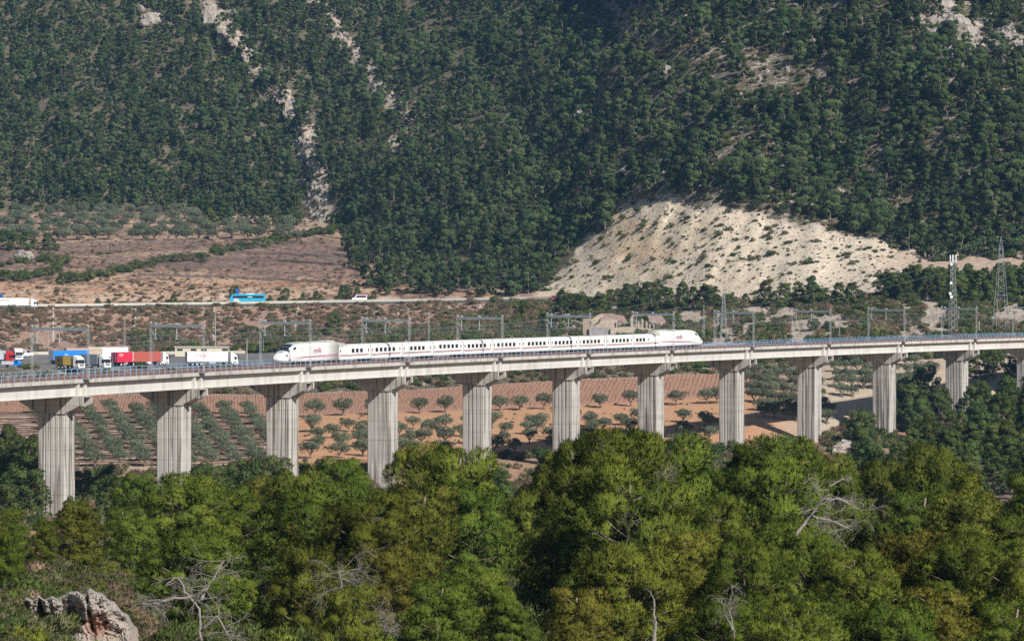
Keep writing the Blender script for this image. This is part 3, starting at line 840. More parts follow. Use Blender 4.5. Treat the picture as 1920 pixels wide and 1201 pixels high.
    if front:
        p = MB(); p.bar((14.5, -.5, 4.3), (15.9, -.4, 4.7), .04); p.bar((14.5, .5, 4.3), (15.9, .4, 4.7), .04)
        p.bar((15.9, 0, 4.7), (14.3, 0, 5.25), .04); p.tube([(14.3, -.8, 5.15), (14.3, -.5, 5.28), (14.3, .5, 5.28), (14.3, .8, 5.15)], .03, 4)
        p.box(14.2, 16.2, -.6, .6, 4.2, 4.3)
    else:
        p = MB(); p.bar((14.2, -.5, 4.3), (16.2, -.4, 4.36), .04); p.bar((14.2, .5, 4.3), (16.2, .4, 4.36), .04); p.box(14.0, 16.4, -.7, .7, 4.2, 4.34)
    p.build('pantograph', M_steel_dark, body)
    return body
def cplace(o, ta, tb, flip=False, e=7.45):
    a = vp(ta, e, 0.30); b = vp(tb, e, 0.30)
    if flip: a, b = b, a
    d = b - a
    o.location = a - T0; o.rotation_euler = (0, 0, math.atan2(d.y, d.x))
tn = vt(636, 5.95); tf_ = vt(1239, 5.95)
pc = power_car(True); cplace(pc, tn - 22, tn)
pc['label'] = 'leading power car with sloping windscreen and pointed nose'
pc2 = power_car(False); cplace(pc2, tf_, tf_ + 22, True)
pc2['label'] = 'trailing power car facing away, with pointed nose'
NCO = 11; Lc = (tf_ - tn) / NCO
sec = [(-1.45, .42), (-1.48, .9), (-1.47, 2.55), (-1.38, 3.0), (-1.15, 3.24), (-.7, 3.36), (0, 3.39), (.7, 3.36), (1.15, 3.24), (1.38, 3.0), (1.47, 2.55), (1.48, .9), (1.45, .42)]
bm_ = MB(); bm_.prism(sec, 0.16, Lc - 0.16, 'x'); coach_me = bm_.build('coach', M_tw)
coach_mesh = coach_me.data; bpy.data.objects.remove(coach_me)
wm = MB(); wm.box(-.52, .52, -1.497, -1.455, 1.72, 2.50); wm.box(-.52, .52, 1.455, 1.497, 1.72, 2.50); w_ = wm.build('window', M_glass); win_mesh = w_.data; bpy.data.objects.remove(w_)
rm = MB(); rm.prism([(-1.2, 3.235), (-.7, 3.375), (0, 3.405), (.7, 3.375), (1.2, 3.235)], .3, Lc - .3, 'x'); w_ = rm.build('roof', mat("coach_roof", (0.62, 0.62, 0.62), 0.5, 0.1, 0.8)); roof_mesh = w_.data; bpy.data.objects.remove(w_)
sm = MB()
for y0, y1 in ((-1.499, -1.47), (1.47, 1.499)):
    sm.mi = 0; sm.prism([(0.3, 1.02), (Lc - 1.0, 1.16), (Lc - 1.0, 1.26), (0.3, 1.16)], y0, y1, 'y')
    sm.prism([(0.3, 1.30), (Lc - 1.0, 1.33), (Lc - 1.0, 1.40), (0.3, 1.38)], y0, y1, 'y')
w_ = sm.build('stripe', M_maroon); stripe_mesh = w_.data; bpy.data.objects.remove(w_)
gm = MB(); gm.box(-.2, .2, -1.25, 1.25, .5, 3.15); w_ = gm.build('gangway', M_gap); gang_mesh = w_.data; bpy.data.objects.remove(w_)
um = MB(); um.box(-.9, .9, -1.2, 1.2, .02, .75)
for s in (-1, 1): um.disc((0, s * .95, .42), .42, .16)
w_ = um.build('wheelset', M_under); wheel_mesh = w_.data; bpy.data.objects.remove(w_)
dm = MB(); dm.box(-.16, .16, -1.495, -1.46, 1.85, 2.4); dm.box(-.16, .16, 1.46, 1.495, 1.85, 2.4); w_ = dm.build('small_window', M_glass); small_mesh = w_.data; bpy.data.objects.remove(w_)
fm = MB(); fm.prism([(-1.43, 2.9), (-1.36, 3.5), (-1.05, 3.9), (0, 4.02), (1.05, 3.9), (1.36, 3.5), (1.43, 2.9)], 0, 2.2, 'x')
for i, v in enumerate(fm.v):
    if v[0] > 1: fm.v[i] = (v[0] + 1.6, v[1] * .96, 2.95 + (v[2] - 2.9) * .38)
w_ = fm.build('roof_fairing', M_tgrey); fair_mesh = w_.data; bpy.data.objects.remove(w_)
uslot = {0: [5.6, 7.3, 9.0], 10: [1.6, 3.2, 4.8]}
for i in range(NCO):
    o = inst('coach', coach_mesh, train)
    a = vp(tn + i * Lc, 7.45, .30); b = vp(tn + (i + 1) * Lc, 7.45, .30); d = b - a
    o.location = a - T0; o.rotation_euler = (0, 0, math.atan2(d.y, d.x))
    pos = uslot.get(i) or ([3.6, 5.3, 7.0, 8.7] if i == 2 else [3.0, 4.75, 6.5, 8.25, 10.0] if i % 3 == 0 else [2.3, 4.05, 5.8, 7.55, 9.3])
    for x in pos: inst('window', win_mesh, o, (x, 0, 0.12 if i == 3 else 0))
    inst('roof', roof_mesh, o); inst('stripe', stripe_mesh, o)
    for x in ((Lc - 1.1, 0.6) if i != 10 else (7.0,)): inst('small_window', small_mesh, o, (x, 0, 0))
    inst('gangway', gang_mesh, o, (0, 0, 0)); inst('wheelset', wheel_mesh, o, (0.0, 0, 0))
    if i == 10: inst('gangway', gang_mesh, o, (Lc, 0, 0))
    if i == 0: inst('roof_fairing', fair_mesh, o, (0.1, 0, 0))
    if i == 10: inst('roof_fairing', fair_mesh, o, (Lc - 0.1, 0, 0), math.pi)
# ------------------------------------------------------------------ plants
def soup(name, tris, tint, m, nrm=None):
    """mesh from (N,3,3) triangles with a per-tuft tint"""
    n = len(tris)
    me = bpy.data.meshes.new(name)
    me.vertices.add(n * 3); me.vertices.foreach_set('co', tris.reshape(-1).astype(np.float32))
    me.loops.add(n * 3); me.loops.foreach_set('vertex_index', np.arange(n * 3, dtype=np.int32))
    me.polygons.add(n); me.polygons.foreach_set('loop_start', np.arange(0, n * 3, 3, dtype=np.int32))
    me.update(calc_edges=True)
    a = me.attributes.new('tint', 'FLOAT', 'POINT'); a.data.foreach_set('value', np.repeat(tint, 3).astype(np.float32))
    me.materials.append(m)
    if nrm is not None:
        me.polygons.foreach_set('use_smooth', [True] * n)
        me.normals_split_custom_set_from_vertices(nrm.reshape(-1, 3).astype(np.float32))
    return me
def unit(v):
    return v / np.maximum(np.linalg.norm(v, axis=-1, keepdims=True), 1e-9)
def tufts(centres, radii, flat, per, blades, L, W, g, up=0.35, soft=0.8, axis=None, axw=0.6, fan=0.5):
    """needle tufts spread through clumps: returns triangles, tints, normals"""
    C = np.repeat(centres, per, axis=0); Rr = np.repeat(radii, per)[:, None]
    d = unit(g.normal(size=C.shape) + np.array([0, 0, up]))
    rad = g.uniform(0.5, 1.0, (len(C), 1)) ** 0.45
    wob = 1 + 0.22 * np.sin(d[:, :1] * 7 + C[:, :1] * 3) * np.cos(d[:, 1:2] * 6 + C[:, 2:3] * 2)
    P = C + d * rad * Rr * wob * np.array([1, 1, flat])
    od = unit(d * 0.9 + np.array([0, 0, 0.75]) + g.normal(size=C.shape) * 0.25)
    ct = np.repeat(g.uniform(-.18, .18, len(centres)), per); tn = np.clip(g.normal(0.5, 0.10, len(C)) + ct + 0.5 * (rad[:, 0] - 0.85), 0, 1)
    P = np.repeat(P, blades, 0); od = np.repeat(od, blades, 0); dd = np.repeat(d, blades, 0); T = np.repeat(tn, blades)
    bd = unit(od + g.normal(size=P.shape) * fan)
    sd = unit(np.cross(bd, g.normal(size=P.shape)))
    l = L * g.uniform(0.6, 1.3, (len(P), 1)); w = W * g.uniform(0.7, 1.3, (len(P), 1))
    P = P + g.normal(size=P.shape) * L * 0.25
    tri = np.stack([P - sd * w * .5, P + sd * w * .5, P + bd * l], 1)
    gn = unit(np.cross(tri[:, 1] - tri[:, 0], tri[:, 2] - tri[:, 0]))
    if axis is not None:
        ax = unit(P - np.array([0, 0, 1.0]) * np.clip(P[:, 2:3] * 0.8, 0, axis)); dd = unit(dd * (1 - axw) + ax * axw)
    N = unit(dd * soft + gn * np.sign((gn * dd).sum(1, keepdims=True)) * (1 - soft) + np.array([0, 0, 0.12]))
    fl = (gn * N).sum(1) < 0
    tri[fl] = tri[fl][:, [1, 0, 2]]
    return tri, T, np.repeat(N[:, None, :], 3, 1)
def wander(g, p0, d0, length, n, r0, r1, droop=0.0, wig=0.18):
    p = np.array(p0, float); d = np.array(d0, float); pts = [p.copy()]; rs = [r0]
    for i in range(n):
        d = d + g.normal(size=3) * wig + np.array([0, 0, -droop]); d /= np.linalg.norm(d)
        p = p + d * length / n; pts.append(p.copy()); rs.append(r0 + (r1 - r0) * (i + 1) / n)
    return pts, rs
def bare_branches(mb, g, p0, d0, length, r0, depth, droop=0.02, fork=3):
    pts, rs = wander(g, p0, d0, length, 5, r0, r0 * 0.45, droop)
    mb.tube(pts, rs, 4 if depth > 1 else 3)
    if depth <= 0: return
    for k in range(fork):
        i = g.integers(2, len(pts))
        d = unit(np.array(pts[i]) - np.array(pts[i - 1])) + g.normal(size=3) * 0.65
        bare_branches(mb, g, pts[i], unit(d), length * g.uniform(0.4, 0.65), r0 * 0.5, depth - 1, droop * 1.6, fork)
def make_pine(seed, H, kind, nclump, per, blades, L, W, m, dead=True, cr=1.0, rs_=1.0):
    """kind: 'round' (old, umbrella-like and lobed), 'cone' (young, pointed), 'open'"""
    g = np.random.default_rng(seed)
    root = empty('pine_tree', (0, 0, 0))
    tb = MB()
    lean = g.normal(size=2) * 0.06
    pts, rs = wander(g, (0, 0, -0.8), (lean[0], lean[1], 1), H * 0.93, 8, H * 0.022, H * 0.006, 0, 0.06)
    tb.tube(pts, rs, 7)
    pts = np.array(pts)
    cs = []; rr = []
    for i in range(nclump):
        if kind == 'cone':
            t = 0.12 + 0.86 * ((i + g.random()) / nclump) ** 0.9
            env = (1 - t) ** 0.75 * 0.27 * H * cr + 0.15
        elif kind == 'round':
            t = 0.13 + 0.84 * ((i + g.random()) / nclump) ** 0.85
            env = 0.34 * H * cr * math.sqrt(max(0.02, 1 - ((t - 0.55) / 0.47) ** 2))
        else:
            t = 0.12 + 0.85 * (i + g.random()) / nclump
            env = 0.30 * H * cr * (1 - abs(t - 0.5) * 0.9)
        a = 2.399 * i + g.normal() * 0.4
        rad = env * g.uniform(0.3, 1.12) ** 0.45
        base = np.array([np.interp(t * H * .93, pts[:, 2], pts[:, k]) for k in range(3)])
        c = base + np.array([math.cos(a) * rad, math.sin(a) * rad, g.normal() * 0.03 * H])
        r = rs_ * g.uniform(0.045, 0.115) * H * (1.0 if kind != 'cone' else 0.55 + 0.5 * (1 - t))
        cs.append(c); rr.append(r)
        if i % 2 == 0 or kind == 'round':
            b0 = base + np.array([0, 0, -rad * 0.45]); b0[2] = max(b0[2], 0.1 * H)
            mid = (b0 + c) / 2 + g.normal(size=3) * 0.12 + np.array([0, 0, -0.1])
            tb.tube([b0, mid, c], [H * 0.0065, H * 0.0045, H * 0.002], 4)
    if kind != 'cone' and rs_ <= 1:
        for i in range(nclump // 4):
            t = 0.25 + 0.6 * g.random(); a = g.uniform(0, 6.28); q = 0.13 * H * cr * g.random()
            base = np.array([np.interp(t * H * .93, pts[:, 2], pts[:, k]) for k in range(3)])
            cs.append(base + np.array([math.cos(a) * q, math.sin(a) * q, 0])); rr.append(0.10 * H)
    tb.build('trunk', M_bark, root, smooth=True)
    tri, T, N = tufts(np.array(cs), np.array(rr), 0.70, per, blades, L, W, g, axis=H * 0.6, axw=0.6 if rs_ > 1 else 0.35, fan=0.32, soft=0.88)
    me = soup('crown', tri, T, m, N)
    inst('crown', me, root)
    if dead:
        db = MB()
        for k in range(7):
            t = g.uniform(0.08, 0.38); base = np.array([np.interp(t * H, pts[:, 2], pts[:, q]) for q in range(3)])
            a = g.uniform(0, 6.28)
            bare_branches(db, g, base, unit(np.array([math.cos(a), math.sin(a), g.uniform(-.2, .4)])), H * g.uniform(.14, .27), H * 0.0042, 2, 0.05, 4)
        db.build('dead_branches', M_deadwood, root)
    return root
def make_olive(seed, H=4.2):
    g = np.random.default_rng(seed)
    root = empty('olive_tree', (0, 0, 0))
    tb = MB(); cs = []; rr = []
    tb.tube([(0, 0, -.3), (0.05, .02, .5), (.1, 0, 1.0)], [.24, .18, .15], 6)
    for k in range(5):
        a = k * 1.257 + g.normal() * .3; e = np.array([math.cos(a) * 1.1, math.sin(a) * 1.1, 2.2 + g.random() * .5])
        tb.tube([(0.1, 0, .9), e * 0.6 + np.array([0, 0, .3]), e], [.12, .07, .03], 4)
        for q in range(3):
            cs.append(e + g.normal(size=3) * np.array([.5, .5, .35]) + np.array([0, 0, .2])); rr.append(g.uniform(.55, .9))
    cs.append(np.array([0, 0, 3.1])); rr.append(.9)
    tb.build('trunk', M_olivebark, root)
    tri, T, N = tufts(np.array(cs), np.array(rr), .8, 62, 4, .24, .11, g, soft=.45)
    inst('crown', soup('crown', tri, T, M_olive, N), root)
    return root
def make_bush(seed, m, name='shrub', n=6, r=.5, W=.12, L=.3):
    g = np.random.default_rng(seed)
    cs = g.normal(size=(n, 3)) * np.array([r * .8, r * .8, r * .25]) + np.array([0, 0, r * .75])
    tri, T, N = tufts(cs, g.uniform(.6, 1.1, n) * r, .75, 34, 4, L, W, g, soft=.5)
    return soup(name, tri, T, m, N)
def make_bare(seed, H=3.2):
    g = np.random.default_rng(seed)
    root = empty('almond_tree', (0, 0, 0))
    tb = MB(); tb.tube([(0, 0, -.2), (0.03, 0, .9)], [.14, .1], 5); tb.build('trunk', M_olivebark, root)
    tri, T, N = tufts(np.array([[0, 0, 2.0], [.5, 0, 1.9], [-.4, .4, 2.1], [0, -.5, 1.8]]), np.array([1.1, .9, .9, .8]), .8, 60, 2, .5, .035, g, soft=.2)
    inst('crown', soup('crown', tri, T, M_twig, N), root)
    return root
near_protos = [
    make_pine(11, 12, 'round', 66, 150, 8, 0.27, 0.046, M_needle),
    make_pine(12, 12, 'round', 60, 150, 8, 0.27, 0.046, M_needle, cr=0.85),
    make_pine(13, 12, 'open', 60, 130, 8, 0.27, 0.046, M_needle),
    make_pine(14, 12, 'cone', 74, 115, 8, 0.24, 0.046, M_needle),
    make_pine(15, 12, 'round', 74, 140, 8, 0.27, 0.046, M_needle, cr=1.1),
    make_pine(16, 12, 'open', 58, 130, 8, 0.27, 0.046, M_needle_warm, cr=0.8),
]
mid_protos = [
    make_pine(21, 9, 'cone', 40, 80, 6, 0.26, 0.085, M_needle_mid, False),
    make_pine(22, 9, 'open', 40, 80, 6, 0.26, 0.085, M_needle_mid, False),
    make_pine(23, 9, 'round', 40, 80, 6, 0.26, 0.085, M_needle_mid, False),
    make_pine(24, 9, 'cone', 46, 74, 6, 0.26, 0.085, M_needle_mid, False, 1.25),
]
far_protos = [make_pine(31 + i, 7.5, k, nc, 90, 4, 0.36, 0.17, M_needle_far, False, c, rs) for i, (k, c, nc, rs) in enumerate(
    [('round', 0.85, 13, 1.35), ('open', 0.9, 12, 1.3), ('cone', 1.3, 15, 1.25), ('round', 0.95, 14, 1.4), ('open', 1.1, 14, 1.25), ('round', .7, 11, 1.4)])]
olive_protos = [make_olive(41 + i) for i in range(4)]
bare_protos = [make_bare(51 + i) for i in range(3)]
PROTO_USED = {}
def place(proto, loc, rz, sc, label, cat, group, squash=1.0):
    if id(proto) not in PROTO_USED:
        PROTO_USED[id(proto)] = 1; o = proto
    else:
        o = copy_tree(proto)
    o.location = loc; o.rotation_euler = (0, 0, rz)
    o.scale = (sc * squash, sc * squash, sc)
    return tag(o, label, cat, group)
LABELS = {}
PIERX = [vpx(n * 40 - 1.5, 5.15) for n in range(0, 12)]
def where(px):
    """the viaduct pier or gap a thing stands in line with"""
    i = int(np.argmin([abs(px - x) for x in PIERX]))
    if abs(px - PIERX[i]) < 28: return 'by the %s pier' % WORD[i]
    j = sum(1 for x in PIERX if x < px)
    if j == 0: return 'left of the first pier'
    if j >= 12: return 'right of the twelfth pier'
    return 'between the %s and %s piers' % (WORD[j - 1], WORD[j])

# ---- the pine belt in front of the viaduct: (px, top row, depth, prototype, squash)
SKYL = [(-60, 945), (0, 945), (60, 958), (110, 975), (130, 945), (160, 932), (200, 935), (230, 888), (300, 882), (380, 888), (470, 885), (560, 872), (620, 858), (660, 850), (700, 850), (780, 828), (850, 828), (880, 880), (915, 930), (950, 862), (1000, 838), (1035, 855), (1080, 820), (1150, 803), (1230, 797), (1275, 830), (1300, 858), (1350, 868), (1400, 838), (1450, 815), (1510, 838), (1550, 850), (1600, 862), (1660, 850), (1700, 850), (1740, 832), (1790, 850), (1830, 900), (1870, 875), (1920, 868), (2000, 880)]
sx, sy = zip(*SKYL)
near = [
 (15, 948, 235, 2, 1.1), (148, 935, 225, 5, 1.0), (75, 990, 215, 2, .8),
 (262, 886, 330, 4, .8), (345, 886, 235, 0, 1.0), (215, 945, 260, 2, .9),
 (430, 905, 250, 1, 1.0), (490, 884, 300, 5, .9), (380, 985, 178, 1, 1.15),
 (560, 873, 290, 1, .9), (640, 858, 300, 4, .8), (610, 905, 205, 0, 1.1), (700, 925, 200, 4, .9),
 (710, 850, 310, 3, 1.2), (790, 829, 285, 0, .85), (850, 828, 250, 1, .95), (545, 950, 220, 5, 1.0),
 (770, 905, 235, 5, 1.0), (870, 900, 240, 2, 1.0), (985, 838, 320, 3, 1.2), (1000, 915, 250, 1, .75), (930, 935, 290, 2, .9),
 (1150, 803, 200, 0, 1.0), (1225, 797, 215, 1, 1.05), (1090, 828, 220, 4, .7), (1180, 870, 185, 4, .9),
 (1300, 862, 270, 1, 1.0), (1360, 872, 250, 0, .9), (1340, 930, 205, 4, .75),
 (1450, 815, 225, 0, .95), (1515, 838, 240, 1, 1.0), (1400, 850, 250, 4, .7), (1470, 960, 190, 1, 1.0),
 (1605, 862, 270, 3, 1.0), (1570, 870, 235, 2, .9), (1665, 856, 300, 1, .85), (1740, 832, 270, 0, .8), (1700, 905, 235, 2, 1.0),
 (1860, 880, 245, 3, 1.1), (1925, 870, 260, 2, 1.0), (1800, 915, 225, 5, 1.1), (1890, 950, 205, 2, 1.0), (1975, 900, 230, 1, 1.0),
 (1700, 990, 180, 5, 1.1), (1600, 1020, 172, 1, .9), (1810, 1000, 176, 0, .9), (1915, 1010, 170, 4, .9), (1510, 1010, 178, 4, .7),
 (1180, 1010, 166, 1, 1.0), (1290, 985, 180, 5, 1.0), (1400, 1010, 168, 0, .8), (1060, 985, 190, 2, .9),
 (560, 1010, 178, 2, .8), (740, 1010, 180, 5, .9), (1100, 1090, 160, 5, .9), (1370, 1110, 155, 1, .9), (1560, 1110, 158, 2, 1.0), (1780, 1095, 158, 5, 1.0), (1680, 1120, 152, 1, .9), (1870, 1110, 152, 2, 1.0), (1480, 1130, 150, 4, .8),
 (300, 1040, 195, 5, .8), (20, 1085, 172, 2, .6), (-60, 960, 220, 1, 1.0), (100, 1000, 250, 3, .9),
 (800, 1075, 166, 2, .9), (905, 1050, 172, 1, .9), (980, 1090, 160, 3, 1.0), (460, 1075, 180, 1, .8), (660, 1085, 165, 2, .75), (255, 960, 215, 1, .8),
]
kindword = ['broad rounded', 'tall lobed', 'loose open-crowned', 'slender pointed', 'wide domed', 'ragged thin-crowned']
near.sort(key=lambda a: a[0])
cnt = {}
for px, top, D, k, sq in near:
    X = (px - 960) / F * D
    zt = CAMZ - (top - YH) / F * D
    zb = zat(px, D)
    H = max(3.5, zt - zb)
    row = 'nearest row' if D < 200 else ('middle row' if D < 262 else 'back row')
    cnt[row] = cnt.get(row, 0) + 1
    place(near_protos[k], (X, D, zb), rnd.uniform(0, 6.28), H / 12.0 / 0.965,
          '%s pine, %s from the left in the %s before the viaduct' % (kindword[k], 'number %d' % cnt[row] if cnt[row] > 30 else WORD[cnt[row] - 1], row),
          'pine tree', 'pines in the wooded belt in front of the viaduct', sq * max(0.92, min(1.12, 11.0 / H)))
# ---- mid-distance pines (both banks of the valley below the deck)
mids = []
def scatter(x0, x1, ytop, dep, n, hmin, hmax, ks):
    g = np.random.default_rng(abs(int(x0 * 7 + n)))
    for i in range(n):
        px = x0 + (x1 - x0) * (i + g.random()) / n
        D = dep[0] + (dep[1] - dep[0]) * g.random()
        mids.append((px, D, g.uniform(hmin, hmax), ks[g.integers(len(ks))], g.uniform(.9, 1.25)))
scatter(-60, 66, 0, (585, 690), 12, 9, 13, (0, 1, 3)); scatter(-60, 70, 0, (480, 580), 7, 8, 11, (1, 3))
scatter(146, 225, 0, (560, 640), 4, 5, 8, (1, 2)); scatter(150, 290, 0, (400, 500), 4, 5, 7, (1, 3))
scatter(365, 495, 0, (500, 590), 9, 8, 11, (1, 2, 0)); scatter(365, 500, 0, (400, 480), 6, 7, 9, (1, 2))
scatter(560, 700, 0, (400, 540), 6, 6, 8.5, (1, 3)); scatter(880, 1050, 0, (420, 560), 7, 6, 8, (0, 1, 3))
scatter(1230, 1345, 0, (400, 480), 5, 5, 7, (1, 2))
scatter(1595, 1790, 0, (560, 700), 12, 7, 10, (0, 3, 1)); scatter(1620, 1980, 0, (420, 560), 16, 7, 9.5, (0, 1, 3))
scatter(1700, 1985, 0, (600, 760), 16, 8, 11, (0, 3, 0)); scatter(1685, 1765, 0, (880, 930), 6, 9, 11, (2, 3))
scatter(1815, 1990, 0, (780, 900), 13, 11, 14, (3, 0)); scatter(1690, 1775, 0, (850, 885), 7, 10, 13, (2, 3)); scatter(1800, 1990, 0, (660, 760), 7, 11, 13, (3, 0)); scatter(1835, 1990, 0, (900, 960), 8, 8, 12, (3, 2)); scatter(1590, 1625, 0, (820, 870), 2, 8, 9.5, (2,))
scatter(1250, 1420, 0, (770, 800), 7, 3.0, 4.5, (2,))
# roadside and scrubland pines, given by the pixel of their foot
foot = [(185, 574, 3.6, 0, 1.5), (205, 574, 3.3, 3, 1.4), (328, 568, 4, 0, 1.4), (380, 571, 1.8, 3, 1.6), (438, 560, 5.5, 2, 1.0), (508, 568, 3.5, 3, 1.2), (533, 562, 5.2, 3, 1.3), (566, 563, 3.2, 0, 1.5), (596, 562, 4, 3, 1.5), (650, 560, 5.8, 2, 1.3), (672, 560, 5.2, 3, 1.2), (640, 562, 4, 3, 1.2), (700, 560, 3.5, 3, 1.2),
 (620, 628, 9.0, 0, 1.4), (985, 590, 5.8, 3, 1.3), (958, 628, 4, 3, 1.2), (1055, 590, 9.5, 0, 1.25), (1083, 588, 8, 1, 1.3), (1025, 625, 7.5, 3, 1.2), (1048, 628, 8, 1, 1.2), (1105, 586, 6, 3, 1.2), (1130, 585, 7.5, 1, 1.2), (1150, 572, 6.5, 2, 1.2),
 (1185, 582, 10, 2, 1.15), (1205, 585, 8, 3, 1.2), (1225, 580, 10.5, 2, 1.2), (1245, 583, 9, 3, 1.2), (1145, 590, 4, 0, 1.3), (1280, 582, 10.5, 0, 1.2), (1300, 578, 8, 3, 1.3), (1322, 580, 9, 3, 1.2), (1340, 577, 8.5, 1, 1.2), (1360, 578, 6, 1, 1.2),
 (1437, 576, 9.5, 0, 1.3), (1462, 577, 9, 3, 1.3), (1490, 573, 9, 0, 1.3), (1530, 575, 11, 0, 1.2), (1548, 573, 7, 1, 1.3), (1580, 573, 8.5, 3, 1.2), (1605, 573, 8.5, 3, 1.3), (1400, 577, 5, 3, 1.2), (1560, 574, 6, 3, 1.2),
 (1345, 632, 3, 2, 1.2), (1382, 630, 4, 2, 1.3), (1410, 625, 3.5, 2, 1.3), (1525, 620, 4.2, 2, 1.3), (1555, 620, 3.8, 2, 1.3), (1590, 600, 4, 2, 1.5), (1810, 622, 4.6, 2, 1.2)]
g = np.random.default_rng(77)
for i in range(34):
    foot.append((1660 + i * 9.5 + g.uniform(-4, 4), 556 + g.uniform(-4, 14), g.uniform(9, 12), int(g.choice([0, 3, 3, 1])), g.uniform(.95, 1.25)))
foot.append((380, 492, 4.5, 2, 1.3)); foot.append((20, 470, 9, 2, 1.5)); foot.append((55, 468, 8.5, 3, 1.6)); foot.append((95, 470, 8, 3, 1.5)); foot.append((395, 424, 9, 3, 1.4))
for px, D, H, k, sq in mids:
    z = zat(px, D)
    side = 'beyond' if D > float(np.interp(px, [vpx(t, 5) for t in range(-40, 560, 20)], [vp(t, 5).y for t in range(-40, 560, 20)])) else 'before'
    place(mid_protos[k], ((px - 960) / F * D, D, z), rnd.uniform(0, 6.28), H / 9 / .97,
          'dark green valley pine %s the viaduct, %s' % (side, where(px)), 'pine tree', 'valley pines %s the viaduct %s' % (side, where(px)), sq)
FX = []
for px, py, H, k, sq in foot:
    X, D, Z = [float(a[0]) for a in ground(px, py)]
    if 1655 < px:
        q = 'left of the telecom mast' if px < 1770 else ('between telecom mast and pylon' if px < 1865 else 'right of the tall pylon'); lab = 'dark pine in the dense row at the mountain foot, ' + q; gp = 'dense pine row ' + q
    elif py < 500: lab = 'dark green pine standing among the terraces under the mountain'; gp = 'pines among the terraces'
    elif py > 592: lab = 'bushy green tree on the bank behind the viaduct, ' + where(px); gp = 'trees on the bank behind the viaduct ' + where(px)
    elif px < 1000: lab = 'small green roadside pine behind the highway, ' + where(px); gp = 'roadside pines ' + where(px)
    else: lab = 'pine at the foot of the pale quarried slope, ' + where(px); gp = 'pines below the pale slope ' + where(px)
    place(mid_protos[k], (X, D, Z - .2), rnd.uniform(0, 6.28), H / 9 / .97, lab, 'pine tree', gp, sq)
    FX.append((px, py))

# ---- the wooded mountain
def forest_base(px):
    return np.interp(px, [-300, 0, 375, 390, 555, 570, 590, 640, 648, 690, 720, 1000, 1030, 1060, 1100, 1135, 1160, 1200, 1235, 1300, 1400, 1500, 1600, 1700, 1750, 1830, 1900, 2400],
                     [392, 399, 400, 424, 428, 400, 425, 440, 505, 540, 556, 558, 530, 490, 442, 432, 385, 368, 362, 372, 392, 412, 438, 475, 492, 484, 488, 486])
def density(px, py):
    d = 1.0
    d_, s_ = seg_dist(px, py, RIDGE_A); dA = float(d_); sA = float(s_)
    if dA < 20: d *= 0.16
    elif dA < 34: d *= 0.5
    d_, s_ = seg_dist(px, py, RIDGE_B)
    if float(d_) < 13: d *= 0.12
    if 570 < px < 650 and 360 < py < 430: d *= 0.3
    n = float(vnoise(px / 55, py / 35, 0, 91))
    right = 1 if px > 1100 - (py - 200) * 0.25 else 0
    if right:
        d *= 0.60 + 0.75 * n
        if py < 330 and px < 1260: d *= 0.75
        if ((px - 1400 - (py - 150) * 0.6) / 135) ** 2 + ((py - 150) / 52) ** 2 < 1: d *= 0.04
        dd, _ = seg_dist(px, py, np.array([(1480, 160), (1560, 210), (1580, 245), (1600, 260)], float))
        if float(dd) < 18: d *= 0.12
        dd, _ = seg_dist(px, py, np.array([(1690, -20), (1760, 40), (1800, 75), (1860, 60), (1920, 130)], float))
        if float(dd) < 32: d *= 0.15
        if ((px - 1850) / 60) ** 2 + ((py - 310) / 25) ** 2 < 1: d *= 0.3
    else:
        d *= 0.98 if n > -0.5 else 0.75
        if ((px - 290) / 30) ** 2 + ((py - 38) / 16) ** 2 < 1: d = 0
    return d
cell = {}
trees = []
g = np.random.default_rng(99)
cand = 26000
cpx = g.uniform(-260, 2180, cand); cpy = g.uniform(-150, 560, cand)
fb = forest_base(cpx)
for i in range(cand):
    px, py = cpx[i], cpy[i]
    if py > fb[i]: continue
    if g.random() > density(px, py): continue
    s = 3.4 + 1.4 * max(0, (px - 600) / 1300)
    right = px > 1100
    dx = (16 + 5 * np.clip((px - 560) / 300, 0, 1) if not right else 27); dy = dx * .56
    kx, ky = int(px // 27), int(py // 15.5)
    ok = True
    for a in (-1, 0, 1):
        for b in (-1, 0, 1):
            for q in cell.get((kx + a, ky + b), ()):
                if ((q[0] - px) / dx) ** 2 + ((q[1] - py) / dy) ** 2 < 0.72: ok = False
    if ok:
        cell.setdefault((kx, ky), []).append((px, py)); trees.append((px, py))
tp = np.array(trees)
TX, TD, TZ = ground(tp[:, 0], tp[:, 1])
hh = g.uniform(5.2, 9.4, len(tp)) * np.where(g.random(len(tp)) < .18, .6, 1.0)
hh *= np.where(tp[:, 0] > 1100, 1.30, 1.0 + 0.22 * np.clip((tp[:, 0] - 560) / 300, 0, 1))
size = hh * F / TD * ((tp[:, 1] > 5) & (tp[:, 0] > 10) & (tp[:, 0] < 1910))
order = np.argsort(-size)
n_all = len(near) + len(mids) + len(foot)
NSOLO = max(20, 298 - n_all)
for i in order[:NSOLO]:
    px, py = tp[i]
    if px > 1100: z = 'on the sparser slope ' + ('above the telecom mast and pylon' if px > 1650 else 'above the pale quarried slope')
    elif px > 640: z = 'on the densely wooded spur above the highway'
    else: z = 'on the wooded slope left of the spur'
    place(far_protos[int(g.integers(6))], (TX[i], TD[i], TZ[i] - .3), rnd.uniform(0, 6.28), hh[i] / 7.5, 'large dark mountainside pine ' + z, 'pine tree', 'mountain pines ' + z, rnd.uniform(1.0, 1.25))
rest = order[NSOLO:]
print('forest', len(tp), 'solo', NSOLO, 'others', n_all)
